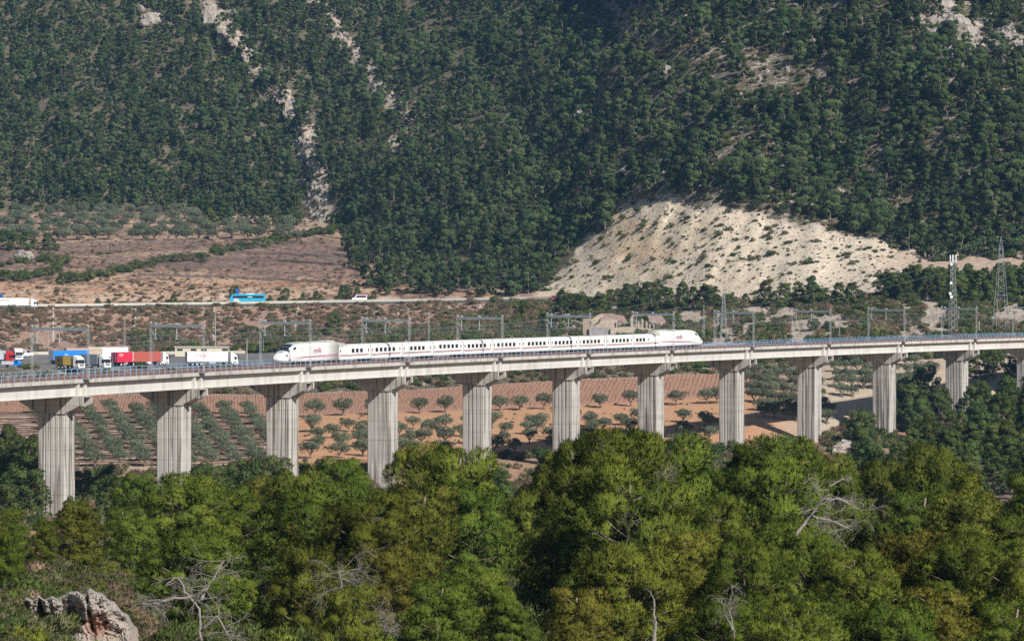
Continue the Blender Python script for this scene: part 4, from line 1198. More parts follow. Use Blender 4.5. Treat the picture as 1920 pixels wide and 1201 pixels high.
# geometry-node scatter for the rest, the scrub and the vines
def proto_collection(name, objs):
    c = bpy.data.collections.new(name)
    for o in objs: c.objects.link(o)
    return c
def flat_proto(root, name):
    """crown and trunk of a tree as one mesh for the scatter"""
    import bmesh
    bm = bmesh.new(); mats = []
    for ch in root.children:
        k = len(mats); mats.append(ch.data.materials[0])
        b2 = bmesh.new(); b2.from_mesh(ch.data)
        tmp = bpy.data.meshes.new('t'); b2.to_mesh(tmp); b2.free()
        for p in tmp.polygons: p.material_index = k
        bm.from_mesh(tmp)
    me = bpy.data.meshes.new(name); bm.to_mesh(me); bm.free()
    for m in mats: me.materials.append(m)
    return bpy.data.objects.new(name, me)
def scatter_gn(name, P, rot, sc, coll, label, n_kinds, sz=None):
    me = bpy.data.meshes.new(name)
    me.vertices.add(len(P)); me.vertices.foreach_set('co', np.asarray(P, np.float32).ravel())
    for nm, arr in (('rot', rot), ('scl', sc)):
        a = me.attributes.new(nm, 'FLOAT', 'POINT'); a.data.foreach_set('value', np.asarray(arr, np.float32))
    a = me.attributes.new('kindno', 'INT', 'POINT'); a.data.foreach_set('value', np.random.default_rng(len(P)).integers(0, n_kinds, len(P)).astype(np.int32))
    o = link(bpy.data.objects.new(name, me)); tag(o, label, kind='stuff')
    ng = bpy.data.node_groups.new(name, 'GeometryNodeTree')
    ng.interface.new_socket('Geometry', in_out='INPUT', socket_type='NodeSocketGeometry')
    ng.interface.new_socket('Geometry', in_out='OUTPUT', socket_type='NodeSocketGeometry')
    N = ng.nodes; L = ng.links
    gi = N.new('NodeGroupInput'); go = N.new('NodeGroupOutput'); ip = N.new('GeometryNodeInstanceOnPoints')
    ci = N.new('GeometryNodeCollectionInfo'); ci.inputs['Collection'].default_value = coll
    ci.inputs['Separate Children'].default_value = True; ci.inputs['Reset Children'].default_value = True
    def att(nm, ty):
        n = N.new('GeometryNodeInputNamedAttribute'); n.data_type = ty; n.inputs['Name'].default_value = nm; return n.outputs['Attribute']
    cx = N.new('ShaderNodeCombineXYZ'); L.new(att('rot', 'FLOAT'), cx.inputs['Z'])
    L.new(gi.outputs[0], ip.inputs['Points']); L.new(ci.outputs[0], ip.inputs['Instance'])
    ip.inputs['Pick Instance'].default_value = True
    L.new(att('kindno', 'INT'), ip.inputs['Instance Index']); L.new(cx.outputs[0], ip.inputs['Rotation']); L.new(att('scl', 'FLOAT'), ip.inputs['Scale'])
    L.new(ip.outputs[0], go.inputs[0])
    md = o.modifiers.new('scatter', 'NODES'); md.node_group = ng
    return o
C_far = proto_collection('far_pine_kinds', [flat_proto(r, 'far_pine_%d' % i) for i, r in enumerate(far_protos)])
m_right = tp[rest][:, 0] > 1100
for nm, mk, lab in (('pine_forest', ~m_right, 'dense dark pine forest covering the mountainside'), ('sparse_pine_wood', m_right, 'scattered pines over the rocky slope right of the dark gully')):
    r = rest[mk]
    scatter_gn(nm, np.stack([TX[r], TD[r], TZ[r] - .3], 1), g.uniform(0, 6.28, len(r)), hh[r] / 7.5 * g.uniform(.95, 1.15, len(r)), C_far, lab, 6)
# ------------------------------------------------------------------ orchards
def at(px, py):
    X, D, Z = ground(px, py)
    return float(X[0]), float(D[0]), float(Z[0])
g = np.random.default_rng(5)
ol = []
for xt in (66, 112, 160, 205, 250, 290, 330, 372, 418, 465):
    for k in range(11):
        t = k / 10
        px = xt + 66 * t + g.normal() * 1.5; py = 776 + 98 * t + g.normal() * 1.0
        ol.append((px, py, g.uniform(.85, 1.05), 'hedge'))
for px in (590, 643, 787, 835, 938, 975, 1020, 1125, 1182, 1268, 1325, 1345, 700): ol.append((px, np.interp(px, [590, 1345], [781, 757]), g.uniform(1.0, 1.25), 'orange'))
for y0, y1, n, sc in ((810, 793, 18, 1.0), (824, 807, 18, 1.0), (840, 824, 18, 1.05), (858, 843, 16, 1.15)):
    for k in range(n):
        px = 575 + (1345 - 575) * (k + g.random() * .9) / n
        ol.append((px, np.interp(px, [575, 1345], [y0, y1]) + g.normal() * 2, sc * g.uniform(.75, 1.1), 'orange'))
for j in range(6):
    for k in range(7):
        px = 1395 + 21 * k + j * 7 + g.normal() * 3; py = 715 + 15 * j + 2.0 * (k - 3) + g.normal() * 1.5
        if px < 1560: ol.append((px, py, g.uniform(.9, 1.15), 'pale'))
for j in range(5):
    for k in range(8):
        px = 1558 + 23 * k + j * 5 + g.normal() * 3; py = 684 + 16 * j + g.normal() * 1.5 + 1.2 * (k - 3)
        if px < 1755 and not (1600 < px < 1690 and py > 745): ol.append((px, py, g.uniform(.85, 1.1), 'pale'))
for px in (1700, 1720, 1745, 1860, 1870, 1890, 1905, 1830): ol.append((px, g.uniform(672, 705), g.uniform(1.0, 1.3), 'pale'))
up = []
for y, n in ((404, 14), (412, 16), (421, 16), (431, 18), (441, 19), (450, 20)):
    for k in range(n):
        px = 5 + 560 * (k + g.random() * .8) / n
        if px > 380 and y < 430: continue
        up.append((px, y + g.normal() * 1.2, g.uniform(1.0, 1.45)))
left = 298 - len(ol)
up.sort(key=lambda a: -a[1]); up_rest = up[max(left, 0):]; up = up[:max(left, 0)]
for px, py, sc, z in ol:
    X, D, Z = at(px, py)
    if z == 'hedge': lab = 'grey-green olive tree in a hedge-like row, ' + where(px); gp = 'olive rows ' + where(px)
    elif z == 'orange': lab = 'olive tree on bare orange soil, ' + where(px); gp = 'olives on orange soil ' + where(px)
    else: lab = 'olive tree on pale stony soil, ' + where(px); gp = 'olives on pale soil ' + where(px)
    o = place(olive_protos[int(g.integers(4))], (X, D, Z), g.uniform(0, 6.28), sc, lab, 'olive tree', gp, g.uniform(.95, 1.2) * (0.98 if z == 'hedge' else 1.0))
for px, py, sc in up:
    X, D, Z = at(px, py)
    place(olive_protos[int(g.integers(4))], (X, D, Z), g.uniform(0, 6.28), sc * 1.2, 'olive tree in the %s of the grove below the wooded mountain' % ('front row' if py > 445 else 'middle rows' if py > 425 else 'back rows'), 'olive tree', 'olives of the upper grove, %s' % ('front row' if py > 445 else 'middle rows' if py > 425 else 'back rows'), 1.1)
C_olive = proto_collection('olive_kinds', [flat_proto(r, 'olive_kind_%d' % i) for i, r in enumerate(olive_protos)])
if up_rest:
    q = np.array(up_rest); X, D, Z = ground(q[:, 0], q[:, 1])
    scatter_gn('olive_grove', np.stack([X, D, Z], 1), g.uniform(0, 6.28, len(q)), q[:, 2] * 1.25, C_olive, 'the many grey-green olive trees in the back rows of the grove under the mountain', 4)
for y, x0, x1, n in ((463, 250, 640, 17), (474, 420, 640, 15), (486, 280, 660, 19), (498, 270, 640, 20), (511, 270, 660, 20), (524, 300, 660, 10)):
    rw = ['topmost', 'second', 'third', 'fourth', 'fifth', 'lowest'][[463, 474, 486, 498, 511, 524].index(y)]
    for k in range(n):
        px = x0 + (x1 - x0) * (k + g.random() * .6) / n
        X, D, Z = at(px, y + g.normal() * .8)
        place(bare_protos[int(g.integers(3))], (X, D, Z), g.uniform(0, 6.28), g.uniform(.8, 1.15), 'leafless almond tree in the %s row of the brown terraces' % rw, 'almond tree', 'bare almond trees in the %s row' % rw)

# ------------------------------------------------------------------ scatters of things nobody could count
def sc_obj(mesh): return bpy.data.objects.new(mesh.name, mesh)
B_green = [sc_obj(make_bush(61 + i, M_scrub, 'green_bush')) for i in range(3)]
B_dry = [sc_obj(make_bush(71 + i, M_drygrass, 'dry_bush', r=.45, W=.05, L=.4)) for i in range(3)]
B_dark = [sc_obj(make_bush(81 + i, M_needle_mid, 'dark_bush', n=7)) for i in range(3)]
def rock_mesh(seed, sub=2, rough=.45):
    import bmesh
    bm = bmesh.new(); bmesh.ops.create_icosphere(bm, subdivisions=sub, radius=1.0)
    co = np.array([v.co for v in bm.verts])
    n = fbm(co[:, 0] * 1.3, co[:, 1] * 1.3, co[:, 2] * 1.3, 4, seed)
    n2 = np.round(vnoise(co[:, 0] * 1.7, co[:, 1] * 1.7, co[:, 2] * 1.7, seed + 5) * 3) / 3
    for v, a, b in zip(bm.verts, n, n2): v.co *= 1 + rough * a + .22 * b
    me = bpy.data.meshes.new('rock'); bm.to_mesh(me); bm.free(); me.materials.append(M_rock)
    return me
S_small = [sc_obj(rock_mesh(90 + i, 1)) for i in range(4)]
C_mix = proto_collection('scrub_kinds', B_green + B_dry + B_dark)
def fine_bush(seed, m, name):
    g = np.random.default_rng(seed)
    cs = g.normal(size=(8, 3)) * np.array([.45, .45, .12]) + np.array([0, 0, .4])
    tri, T, N = tufts(cs, g.uniform(.25, .5, 8), .8, 110, 6, .13, .028, g, soft=.8, fan=.4)
    return sc_obj(soup(name, tri, T, m, N))
B_near = [fine_bush(401, M_scrub, 'near_bush_a'), fine_bush(402, M_scrub, 'near_bush_b'), fine_bush(403, M_needle, 'near_bush_c'), fine_bush(404, M_drygrass, 'near_bush_d'), fine_bush(405, M_needle_mid, 'near_bush_e')]
C_near = proto_collection('near_kinds', B_near)
C_dry = proto_collection('dry_kinds', [o.copy() for o in B_dry + B_green[:1] + B_dry])
C_stone = proto_collection('stone_kinds', S_small)
def pts_in(n, x0, x1, ya, yb, seed, keep=None):
    g = np.random.default_rng(seed)
    px = g.uniform(x0, x1, n); t = g.random(n)
    lo = ya(px) if callable(ya) else np.full(n, float(ya)); hi = yb(px) if callable(yb) else np.full(n, float(yb))
    py = lo + (hi - lo) * t
    if keep is not None:
        k = keep(px, py, g); px, py = px[k], py[k]
    X, D, Z = ground(px, py)
    return np.stack([X, D, Z], 1), px, py
def LYf(k): return lambda px: np.interp(px, _gx, SY[k])
def patchy(scale, thr, seed):
    return lambda px, py, g: (fbm(px / scale, py / (scale * .5), 0, 3, seed) + g.normal(size=px.shape) * .12) > thr
def grow(name, coll, nk, P, lo, hi, label, seed=1):
    g = np.random.default_rng(seed)
    return scatter_gn(name, P, g.uniform(0, 6.28, len(P)), g.uniform(lo, hi, len(P)) * g.uniform(.7, 1.1, len(P)), coll, label, nk)
P, _, _ = pts_in(3600, -100, 1040, LYf(9), LYf(10), 101, patchy(60, -.25, 5))
grow('dry_embankment_scrub', C_dry, 7, P, .6, 1.6, 'dry brown scrub covering the embankment below the highway')
P, _, _ = pts_in(1500, 250, 1000, LYf(9), lambda px: LYf(10)(px) * .45 + LYf(9)(px) * .55, 102, patchy(70, .05, 6))
grow('embankment_bushes', C_mix, 9, P, 1.0, 2.6, 'green bushes on the lower embankment behind the viaduct')
P, _, _ = pts_in(3400, 880, 2050, LYf(8), LYf(11), 103, patchy(50, -.12, 7))
grow('scrubland_bushes', C_mix, 9, P, .8, 2.4, 'mixed green and brown bushes on the stony scrubland behind the viaduct')
P, _, _ = pts_in(1700, -60, 2000, LYf(7), LYf(8), 104, lambda px, py, g: (px > 380) | (g.random(px.shape) < .2))
grow('bank_bushes', C_mix, 9, P, .7, 1.9, 'bushes on the pale bank below the viaduct deck')
P, _, _ = pts_in(1500, -60, 700, LYf(11), LYf(13), 105, patchy(80, -.05, 8))
grow('terrace_scrub', C_dry, 7, P, .4, 1.3, 'low scrub along the brown terraces')
P, _, _ = pts_in(700, -40, 1400, LYf(5), LYf(6), 106, patchy(60, .1, 9))
grow('field_weeds', C_dry, 7, P, .25, .6, 'weeds and dry tufts on the orange field')
P, _, _ = pts_in(900, -40, 1700, LYf(4), LYf(5), 107)
grow('valley_undergrowth', C_mix, 9, P, .8, 2.4, 'undergrowth in the valley bottom under the viaduct')
P, _, _ = pts_in(330, -80, 340, 1290, 1000, 108)
grow('bank_brush', C_near, 5, P, .6, 1.5, 'bushes and dry brush on the stony near bank at the left')
C_shade = proto_collection('shade_kinds', [B_near[2].copy(), B_near[4].copy(), B_near[4].copy(), B_near[4].copy(), B_near[0].copy()])  # mostly dark-leaved kinds: the deep shade under the pines is put into leaf colour
P, _, _ = pts_in(2600, 310, 2000, 1290, 1000, 118)
grow('undergrowth', C_shade, 5, P, .8, 2.2, 'bushes coloured dark to stand for the shade beneath the near pines')
P, px_, py_ = pts_in(6000, 1060, 2100, -60, 500, 109, lambda px, py, g: (py < forest_base(px)) & (px > 1100 - (py - 200) * .25))
grow('slope_scrub', C_mix, 9, P, .7, 1.9, 'low grey-green scrub between the pines on the rocky slope')
P, _, _ = pts_in(2600, -100, 1100, -60, 430, 110, lambda px, py, g: py < forest_base(px))
grow('forest_understorey', C_mix, 9, P, .8, 1.8, 'dark understorey beneath the mountain pines')
P, _, _ = pts_in(2600, 990, 1760, 360, 566, 111, lambda px, py, g: scar_mask(px, py) > .5)
grow('loose_stones', C_stone, 4, P, .15, .55, 'loose stones strewn over the pale quarried slope')
P, _, _ = pts_in(700, 1000, 1760, 365, 562, 112, lambda px, py, g: scar_mask(px, py) > .6)
grow('slope_tufts', C_mix, 9, P, .25, .8, 'small dark tufts dotted over the pale quarried slope')
P, _, _ = pts_in(1600, 700, 2000, LYf(8), LYf(10), 113)
grow('scattered_stones', C_stone, 4, P, .2, .8, 'pale stones on the scrubland')
P, _, _ = pts_in(1500, -60, 330, 1230, 1010, 114)
grow('bank_stones', C_stone, 4, P, .06, .35, 'pale limestone rubble on the near bank at bottom of the hill')
P, px_, py_ = pts_in(1300, 1120, 2000, -40, 420, 115, lambda px, py, g: (py < forest_base(px) - 10) & (fbm(px / 30, py / 20, 0, 3, 12) > .12))
grow('slope_stones', C_stone, 4, P, .4, 1.3, 'grey rocks between the pines of the rocky slope')
def along_poly(pts, n, w, seed):
    g = np.random.default_rng(seed); t = g.random(n) * (len(pts) - 1); xs = np.array([p[0] for p in pts], float); ys = np.array([p[1] for p in pts], float)
    px = np.interp(t, np.arange(len(pts)), xs) + g.normal(size=n) * 2; py = np.interp(t, np.arange(len(pts)), ys) + g.normal(size=n) * w
    X, D, Z = ground(px, py); return np.stack([X, D, Z], 1)
C_hedge = proto_collection('hedge_kinds', [o.copy() for o in B_dark + B_green])
for pl, n, lab in (([(110, 528), (200, 516), (300, 492)], 90, 'green hedgerow climbing right across the left terraces'), ([(400, 474), (480, 462), (565, 440)], 90, 'grey-green hedgerow in front of the almond terraces'), ([(0, 524), (60, 520), (110, 506)], 60, 'bushes at the left edge of the terraces'), ([(570, 442), (640, 434), (700, 436)], 60, 'dark hedge at the foot of the forest spur'), ([(0, 500), (90, 488), (130, 492)], 40, 'bushes under the grey outcrop'), ([(300, 492), (385, 484)], 20, 'bushes leading to the lone dark tree'), ([(200, 574), (420, 568), (700, 562)], 70, 'low green growth along the far verge of the highway')):
    grow('hedgerow', C_hedge, 6, along_poly(pl, n, 2.2 if n > 20 else 1.2, n + len(lab)), 1.2 if n != 70 else .6, 3.0 if n != 70 else 1.3, lab)
P, _, _ = pts_in(500, 20, 300, 1112, 1060, 121)
grow('bank_top_bushes', C_near, 5, P, .5, 1.2, 'grey-green bushes along the top of the limestone bank')
P, _, _ = pts_in(160, -20, 330, 1215, 1125, 122)
grow('bank_foot_bushes', C_near, 5, P, .4, 1.0, 'bushes and dry tufts over the limestone bank')
P, _, _ = pts_in(5200, 340, 800, -40, 420, 131, lambda px, py, g: (seg_dist(px, py, RIDGE_A)[0] < 20) | (seg_dist(px, py, RIDGE_B)[0] < 12))
grow('ridge_stones', C_stone, 4, P, .4, 1.7, 'broken pale rocks along the two rocky ribs of the wooded slope')
P, _, _ = pts_in(5200, 1600, 2000, -40, 180, 132, lambda px, py, g: seg_dist(px, py, np.array([(1690, -20), (1760, 40), (1800, 75), (1860, 60), (1920, 130)], float))[0] < 34)
grow('crag_stones', C_stone, 4, P[:900], .5, 2.2, 'broken grey rocks around the crags at the top of the slope')
# vines
vm = MB(); vm.tube([(0, 0, -.1), (.05, 0, .5), (0.0, .05, .8)], [.07, .05, .03], 3); vm.bar((0, 0, .5), (.25, .1, .75), .025); vm.bar((0, 0, .45), (-.25, -.1, .7), .025); vm.bar((0, 0, .5), (.0, .25, .8), .02)
M_vine = mat("vine_wood", (0.11, 0.08, 0.065), 0.9)
vo = vm.build('vine', M_vine); vmesh = vo.data; bpy.data.objects.remove(vo)
C_vine = proto_collection('vine_kinds', [bpy.data.objects.new('vine', vmesh)])
P = []
for X in np.arange(-200, 140, 2.4):
    for D in np.arange(840, 960, 2.2):
        xx = X + (D - 850) * -0.45
        px = 960 + F * xx / D
        if not (-30 < px < 1450): continue
        s = F / D; ks = line_s(px)
        if ks[7] < s < ks[6]: P.append((xx + rnd.uniform(-.15, .15), D + rnd.uniform(-.15, .15), zat(px, D)))
grow('vineyard_vines', C_vine, 1, np.array(P), 1.0, 1.5, 'rows of bare vines on the red-brown vineyard')
# low berms of dry plants across the alleys of the olive rows
bb = MB()
for D in np.arange(728, 850, 5.0):
    x0 = (-60 - 960) / F * D; x1 = (520 - 960) / F * D
    pts = []
    for X in np.arange(x0, x1, 4.0):
        px = 960 + F * X / D
        pts.append((X, D + rnd.uniform(-.3, .3), zat(px, D) + rnd.uniform(.05, .25)))
    bb.tube(pts, .24, 5)
bo = bb.build('soil_ridges', mat("dry_ridge", (0.13, 0.09, 0.07), 0.95, 0.4, 1.5)); tag(bo, 'low dark ridges of soil crossing between the olive rows', kind='stuff')

# ------------------------------------------------------------------ single shrubs on the pale slope
C_sh = [make_bush(201 + i, M_scrub, 'shrub', n=7, r=.8, W=.16, L=.3) for i in range(4)] + [make_bush(211 + i, M_needle_mid, 'shrub', n=7, r=.9, W=.14, L=.35) for i in range(2)]
g = np.random.default_rng(31)
big = [(1087, 455), (1128, 450), (1188, 385), (1222, 378), (1196, 398), (1169, 412), (1208, 418), (1232, 420), (1258, 425), (1288, 412), (1262, 458), (1205, 447), (1254, 453), (1256, 491), (1263, 494), (1225, 487), (1133, 462), (1065, 497), (1080, 493), (1118, 495), (1049, 525), (1029, 535), (1072, 520), (1023, 545), (1178, 489), (1136, 521), (1148, 520), (1255, 521), (1326, 500), (1330, 520), (1345, 437), (1351, 442), (1367, 433), (1381, 452), (1401, 449), (1412, 453), (1430, 446), (1438, 431), (1445, 437), (1320, 433), (1480, 455), (1483, 410), (1510, 421), (1558, 432), (1385, 466), (1412, 488), (1443, 478), (1466, 517), (1327, 540), (1510, 495), (1588, 480), (1610, 468), (1640, 472), (1655, 470), (1345, 412), (1352, 425), (1320, 480), (1375, 480), (1365, 400), (1310, 392), (1455, 425), (1470, 440)]
for i in range(70):
    for _ in range(30):
        px, py = g.uniform(1010, 1700), g.uniform(370, 555)
        if scar_mask(px, py) > .7: break
    big.append((px, py))
for i, (px, py) in enumerate(big):
    X, D, Z = at(px, py)
    part = 'upper' if py < 440 else ('middle' if py < 500 else 'lower')
    side = 'left' if px < 1200 else ('central' if px < 1450 else 'right')
    tag(inst('shrub', C_sh[int(g.integers(6))], None, (X, D, Z - .1), g.uniform(0, 6.28), g.uniform(.65, 1.15) if i < 83 else g.uniform(.35, .7)),
        'small olive-green shrub on the %s %s part of the pale slope' % (part, side), 'shrub', 'shrubs on the %s %s part of the pale slope' % (part, side))

# ------------------------------------------------------------------ rocks
rk = [(288, 45, 7, 5.5, 'pale rock outcrop jutting from the forest near the top left'), (262, 20, 3.5, 3, 'small crag above the pale outcrop in the forest'),
 (398, 60, 5, 13, 'tall cliff face at the head of the rocky ridge'), (420, 95, 4, 10, 'cliff on the shaded side of the rocky ridge'), (442, 105, 3, 4, 'rock step halfway down the rocky ridge'), (438, 30, 4, 3, 'grey boulder on top of the rocky ridge'), (500, 140, 3, 3, 'broken rock on the rocky ridge below the cliff'), (537, 212, 2.5, 4, 'rock pillar low on the rocky ridge'), (575, 290, 2, 2, 'boulder near the foot of the rocky ridge'),
 (1088, 222, 4.5, 4.5, 'grey crag at the edge of the dark gully'), (1175, 335, 5, 4, 'rocks above the top corner of the pale slope'), (795, 192, 2.0, 2.0, 'small rock among the dense spur pines'), (1252, 135, 2.2, 2.8, 'rock knob left of the open clearing'),
 (1770, 22, 9, 6, 'large grey crag at the top of the right slope'), (1800, 70, 11, 7, 'broad slab of grey rock below the crag'), (1845, 50, 6, 4, 'boulder right of the grey slab'), (1710, 18, 5, 4.5, 'rock left of the large grey crag'), (1885, 70, 7, 4.5, 'rock step at the upper right edge'), (1905, 135, 7, 6, 'ochre-stained cliff at the right edge of the slope'), (1860, 100, 4, 3, 'rubble slope under the grey slab'), (1400, 95, 3, 1.8, 'rocks at the top of the open clearing'), (1320, 160, 2.4, 1.5, 'rocks at the left end of the open clearing'), (1470, 45, 2.6, 2, 'rock above the right end of the clearing'),
 (45, 482, 6.5, 3.0, 'blue-grey rock outcrop left of the terraces')]
rock_big = [rock_mesh(300 + i, 5, .62) for i in range(5)]
for i, (px, py, w, h, lab) in enumerate(rk):
    X, D, Z = at(px, py)
    o = inst('rock_outcrop', rock_big[i % 5], None, (X, D + w * .15, Z), g.uniform(0, 6.28), (w, w * .6, h)); tag(o, lab, 'rock')
# limestone bank at the bottom left: a steep blocky face cut into the near slope
bx = np.arange(-20, 285, 1.6); by = np.arange(1225, 1092, -1.6)
BX, BY = np.meshgrid(bx, by)
Xg, Dg, Zg = [a.reshape(BX.shape) for a in ground(BX.ravel(), BY.ravel())]
topy = 1117 + 50 * sstep(160, 262, BX) + 26 * sstep(60, 5, BX) + 10 * vnoise(BX / 45, 0 * BX, 0, 3) + 6 * vnoise(BX / 12, 0 * BX, 0, 4); boty = 1176 + 9 * vnoise(BX / 38, 0 * BX, 0, 7)
Dface = 165.5 - 1.6 * fbm(BX / 40, BY / 90, 0, 2, 9)
low = Dface - (BY - boty) * 0.09
Dn = np.where(BY > boty, low, Dface)
Dn = np.where(BY < topy, Dface + (Dg - Dface) * np.clip((topy - BY) / 9, 0, 1), Dn)
blk = np.round(vnoise(BX / 22, BY / 26, 0, 11) * 2.2) / 2.2 * .55 + fbm(BX / 9, BY / 11, 0, 4, 13) * .55 + .25 * np.round(fbm(BX / 7, BY / 6, 0, 2, 15) * 3) / 3
crack = np.exp(-((BX - 77 - (BY - 1140) * .12) / 5) ** 2) * 1.5 * sstep(1112, 1130, BY) * sstep(1190, 1165, BY) + np.exp(-((BX - 166 - (BY - 1140) * .2) / 4) ** 2) * .8
Dn = Dn + blk + crack
win = sstep(-20, 15, BX) * sstep(285, 235, BX) * sstep(1093, 1103, BY) * sstep(1226, 1215, BY)
Dn = (Dg + .6) * (1 - win) + Dn * win
V = np.stack([(BX - 960) / F * Dn, Dn, CAMZ - (BY - YH) / F * Dn], -1).reshape(-1, 3)
nr, nc = BX.shape; idx = np.arange(nr * nc).reshape(nr, nc)
me = bpy.data.meshes.new('limestone_bank'); me.from_pydata(V.tolist(), [], np.stack([idx[:-1, :-1], idx[:-1, 1:], idx[1:, 1:], idx[1:, :-1]], -1).reshape(-1, 4).tolist())
M_lime = earth_material("limestone", 6.0, 0.12); me.materials.append(M_lime)
colr = np.ones(BX.shape + (4,)); red = np.exp(-(((BX - 180) / 22) ** 2 + ((BY - 1172) / 22) ** 2))
base_ = lerp3(np.broadcast_to(np.array([.42, .38, .34]), BX.shape + (3,)), np.broadcast_to(np.array([.44, .38, .32]), BX.shape + (3,)), sstep(1150, 1190, BY))
colr[..., :3] = lerp3(base_, np.broadcast_to(np.array([.34, .20, .15]), BX.shape + (3,)), np.clip(red * 1.2, 0, 1))
a = me.attributes.new('soil', 'FLOAT_COLOR', 'POINT'); a.data.foreach_set('color', colr.astype(np.float32).ravel())
a = me.attributes.new('veg', 'FLOAT', 'POINT'); a.data.foreach_set('value', (np.where(BY < topy - 4, .55, .30)).astype(np.float32).ravel())
o = link(bpy.data.objects.new('limestone_bank', me)); o['kind'] = 'structure'
X, D, Z = at(1592, 852); tag(inst('earth_bank', rock_big[2], None, (X, D, Z + 1), .6, (4, 3, 3)), 'bare rocky bank between the eighth and ninth piers', 'rock')

# ------------------------------------------------------------------ dead wood in the foreground
def dead_tree(px, py, D, path, r0, lab, seed, forks=7, fl=2.6, depth=2):
    """path: pixel offsets of the main stem"""
    g = np.random.default_rng(seed)
    s = F / D
    base = Vector(((px - 960) / s, D, CAMZ - (py - YH) / s))
    root = empty('dead_tree', tuple(base), 0, lab, 'dead tree')
    r0 = r0 * .62; fl = fl * .8
    for path_ in path:
        pts = [Vector((dx / s, dd, -dy / s)) for dx, dy, dd in path_]
        m = MB(); rs = [r0 * (1 - .75 * i / (len(pts) - 1)) for i in range(len(pts))]
        fine = []; fr = []
        for i in range(len(pts) - 1):
            for k in range(4):
                t = k / 4; fine.append(pts[i].lerp(pts[i + 1], t) + Vector(g.normal(size=3) * .03)); fr.append(rs[i] + (rs[i + 1] - rs[i]) * t)
        fine.append(pts[-1]); fr.append(rs[-1])
        m.tube(fine, fr, 6); m.build('trunk', M_deadwood, root, smooth=True)
        b = MB()
        for k in range(int(forks * 1.5)):
            i = int(g.integers(3, len(fine))); d = g.normal(size=3); d[2] = abs(d[2]) * .3 - .1; d[1] *= .6
            bare_branches(b, g, tuple(fine[i]), unit(d), fl * .62 * g.uniform(.5, 1.1), r0 * .2, depth, .05, 5)
        b.build('dead_branches', M_deadwood, root)
dead_tree(1492, 1005, 171, [[(0, 0, 0), (22, -30, .2), (48, -62, 0), (62, -95, -.3), (90, -110, -.2)], [(30, -38, 0), (70, -28, -.3), (105, -12, -.5)], [(52, -68, 0), (80, -72, -.4), (120, -50, -.3)]], .15, 'dead grey trunk leaning right with long bare branches among green pines', 1, 9)
dead_tree(378, 1201, 160, [[(0, 0, 0), (-4, -60, .1), (-25, -85, 0), (-45, -120, 0), (-68, -105, -.2)], [(-20, -85, 0), (-60, -78, -.3), (-110, -72, -.4)], [(-2, -75, 0), (8, -95, .1), (25, -120, 0), (42, -150, .2)], [(0, -20, 0), (30, -50, -.4), (55, -10, -.5)]], .13, 'twisted half-bare grey tree with forked limbs at the bottom of the picture', 2, 9)
dead_tree(640, 1201, 177, [[(0, 0, 0), (-4, -50, 0), (2, -100, 0), (-4, -130, .3)], [(0, -60, 0), (50, -35, -.5), (90, -20, -.8)]], .12, 'pine trunk wrapped in grey dead twigs beneath the orange-tinted crown', 3, 24, 3.6)
dead_tree(1240, 945, 190, [[(0, 0, 0), (-8, -30, 0), (10, -65, 0)], [(-10, 0, 0), (-45, 10, -.3), (-55, -20, -.4)]], .07, 'mass of fine grey dead twigs hanging in the large pine', 4, 18, 1.6, 2)
dead_tree(1378, 1195, 152, [[(0, 0, 0), (-10, -50, 0), (-5, -95, 0)], [(0, -10, 0), (-20, -45, -.2), (-25, -75, -.2)]], .07, 'upright bleached dead stems below the green boughs', 5, 8, 1.2, 2)
dead_tree(1205, 1000, 184, [[(0, 0, 0), (-18, -25, 0), (-30, -50, 0)]], .06, 'tangle of bleached sticks on the left flank of the great pine', 6, 12, 1.3, 2)
dead_tree(1225, 1215, 163, [[(0, 0, 0), (4, -40, 0), (2, -90, .2)]], .22, 'thick bare trunk rising at the bottom edge beneath the great pine', 7, 3, 1.2, 1)
# pale green tree guards
M_guard = mat("tree_guard_plastic", (0.36, 0.58, 0.47), 0.6)
gm_ = MB(); gm_.tube([(0, 0, -.1), (0, 0, .75)], .055, 8); gob = gm_.build('tree_guard', M_guard)
pos = [(28, 1095), (36, 1090), (42, 1082), (45, 1094), (50, 1088), (56, 1092), (60, 1084), (33, 1102), (52, 1100), (15, 1098), (102, 1078), (140, 1080)]
for i, (px, py) in enumerate(pos):
    o = gob if i == 0 else gob.copy()
    if i: link(o)
    X, D, Z = at(px, py + 6); o.location = (X, D, Z)
    tag(o, 'pale green plastic tree guard on the near bank', 'tree guard', 'tree guards on the near bank')
# ------------------------------------------------------------------ highway furniture
def along(k, px0, px1, step, dd=0.0):
    """points along feature line k, dd metres behind it"""
    out = []
    for px in np.arange(px0, px1 + 1e-6, step):
        y = float(np.interp(px, _gx, SY[k])); D = F / float(np.interp(px, _gx, SS[k])) + dd
        out.append((px, (px - 960) / F * D, D, CAMZ - (y - YH) / F * (D - dd)))
    return out
M_barrier = mat("cream_concrete", (0.62, 0.57, 0.48), 0.9, 0.08, 0.4)
b = MB(); L_ = along(10, -480, 1045, 20, 11)
for (p0, x0, d0, z0), (p1, x1, d1, z1) in zip(L_[:-1], L_[1:]):
    b.add([(x0, d0, z0 - .5), (x1, d1, z1 - .5), (x1, d1, z1 + 1.55), (x0, d0, z0 + 1.55), (x0, d0 + .5, z0 - .5), (x1, d1 + .5, z1 - .5), (x1, d1 + .4, z1 + 1.55), (x0, d0 + .4, z0 + 1.55)],
          [(0, 1, 2, 3), (3, 2, 6, 7), (7, 6, 5, 4)])
tag(b.build('concrete_barrier', M_barrier), 'long cream concrete barrier between the carriageways of the highway', 'barrier')
gr = empty('guardrail', (0, 1230, 45), 0, 'dark steel guardrail along the near edge of the highway', 'guardrail')
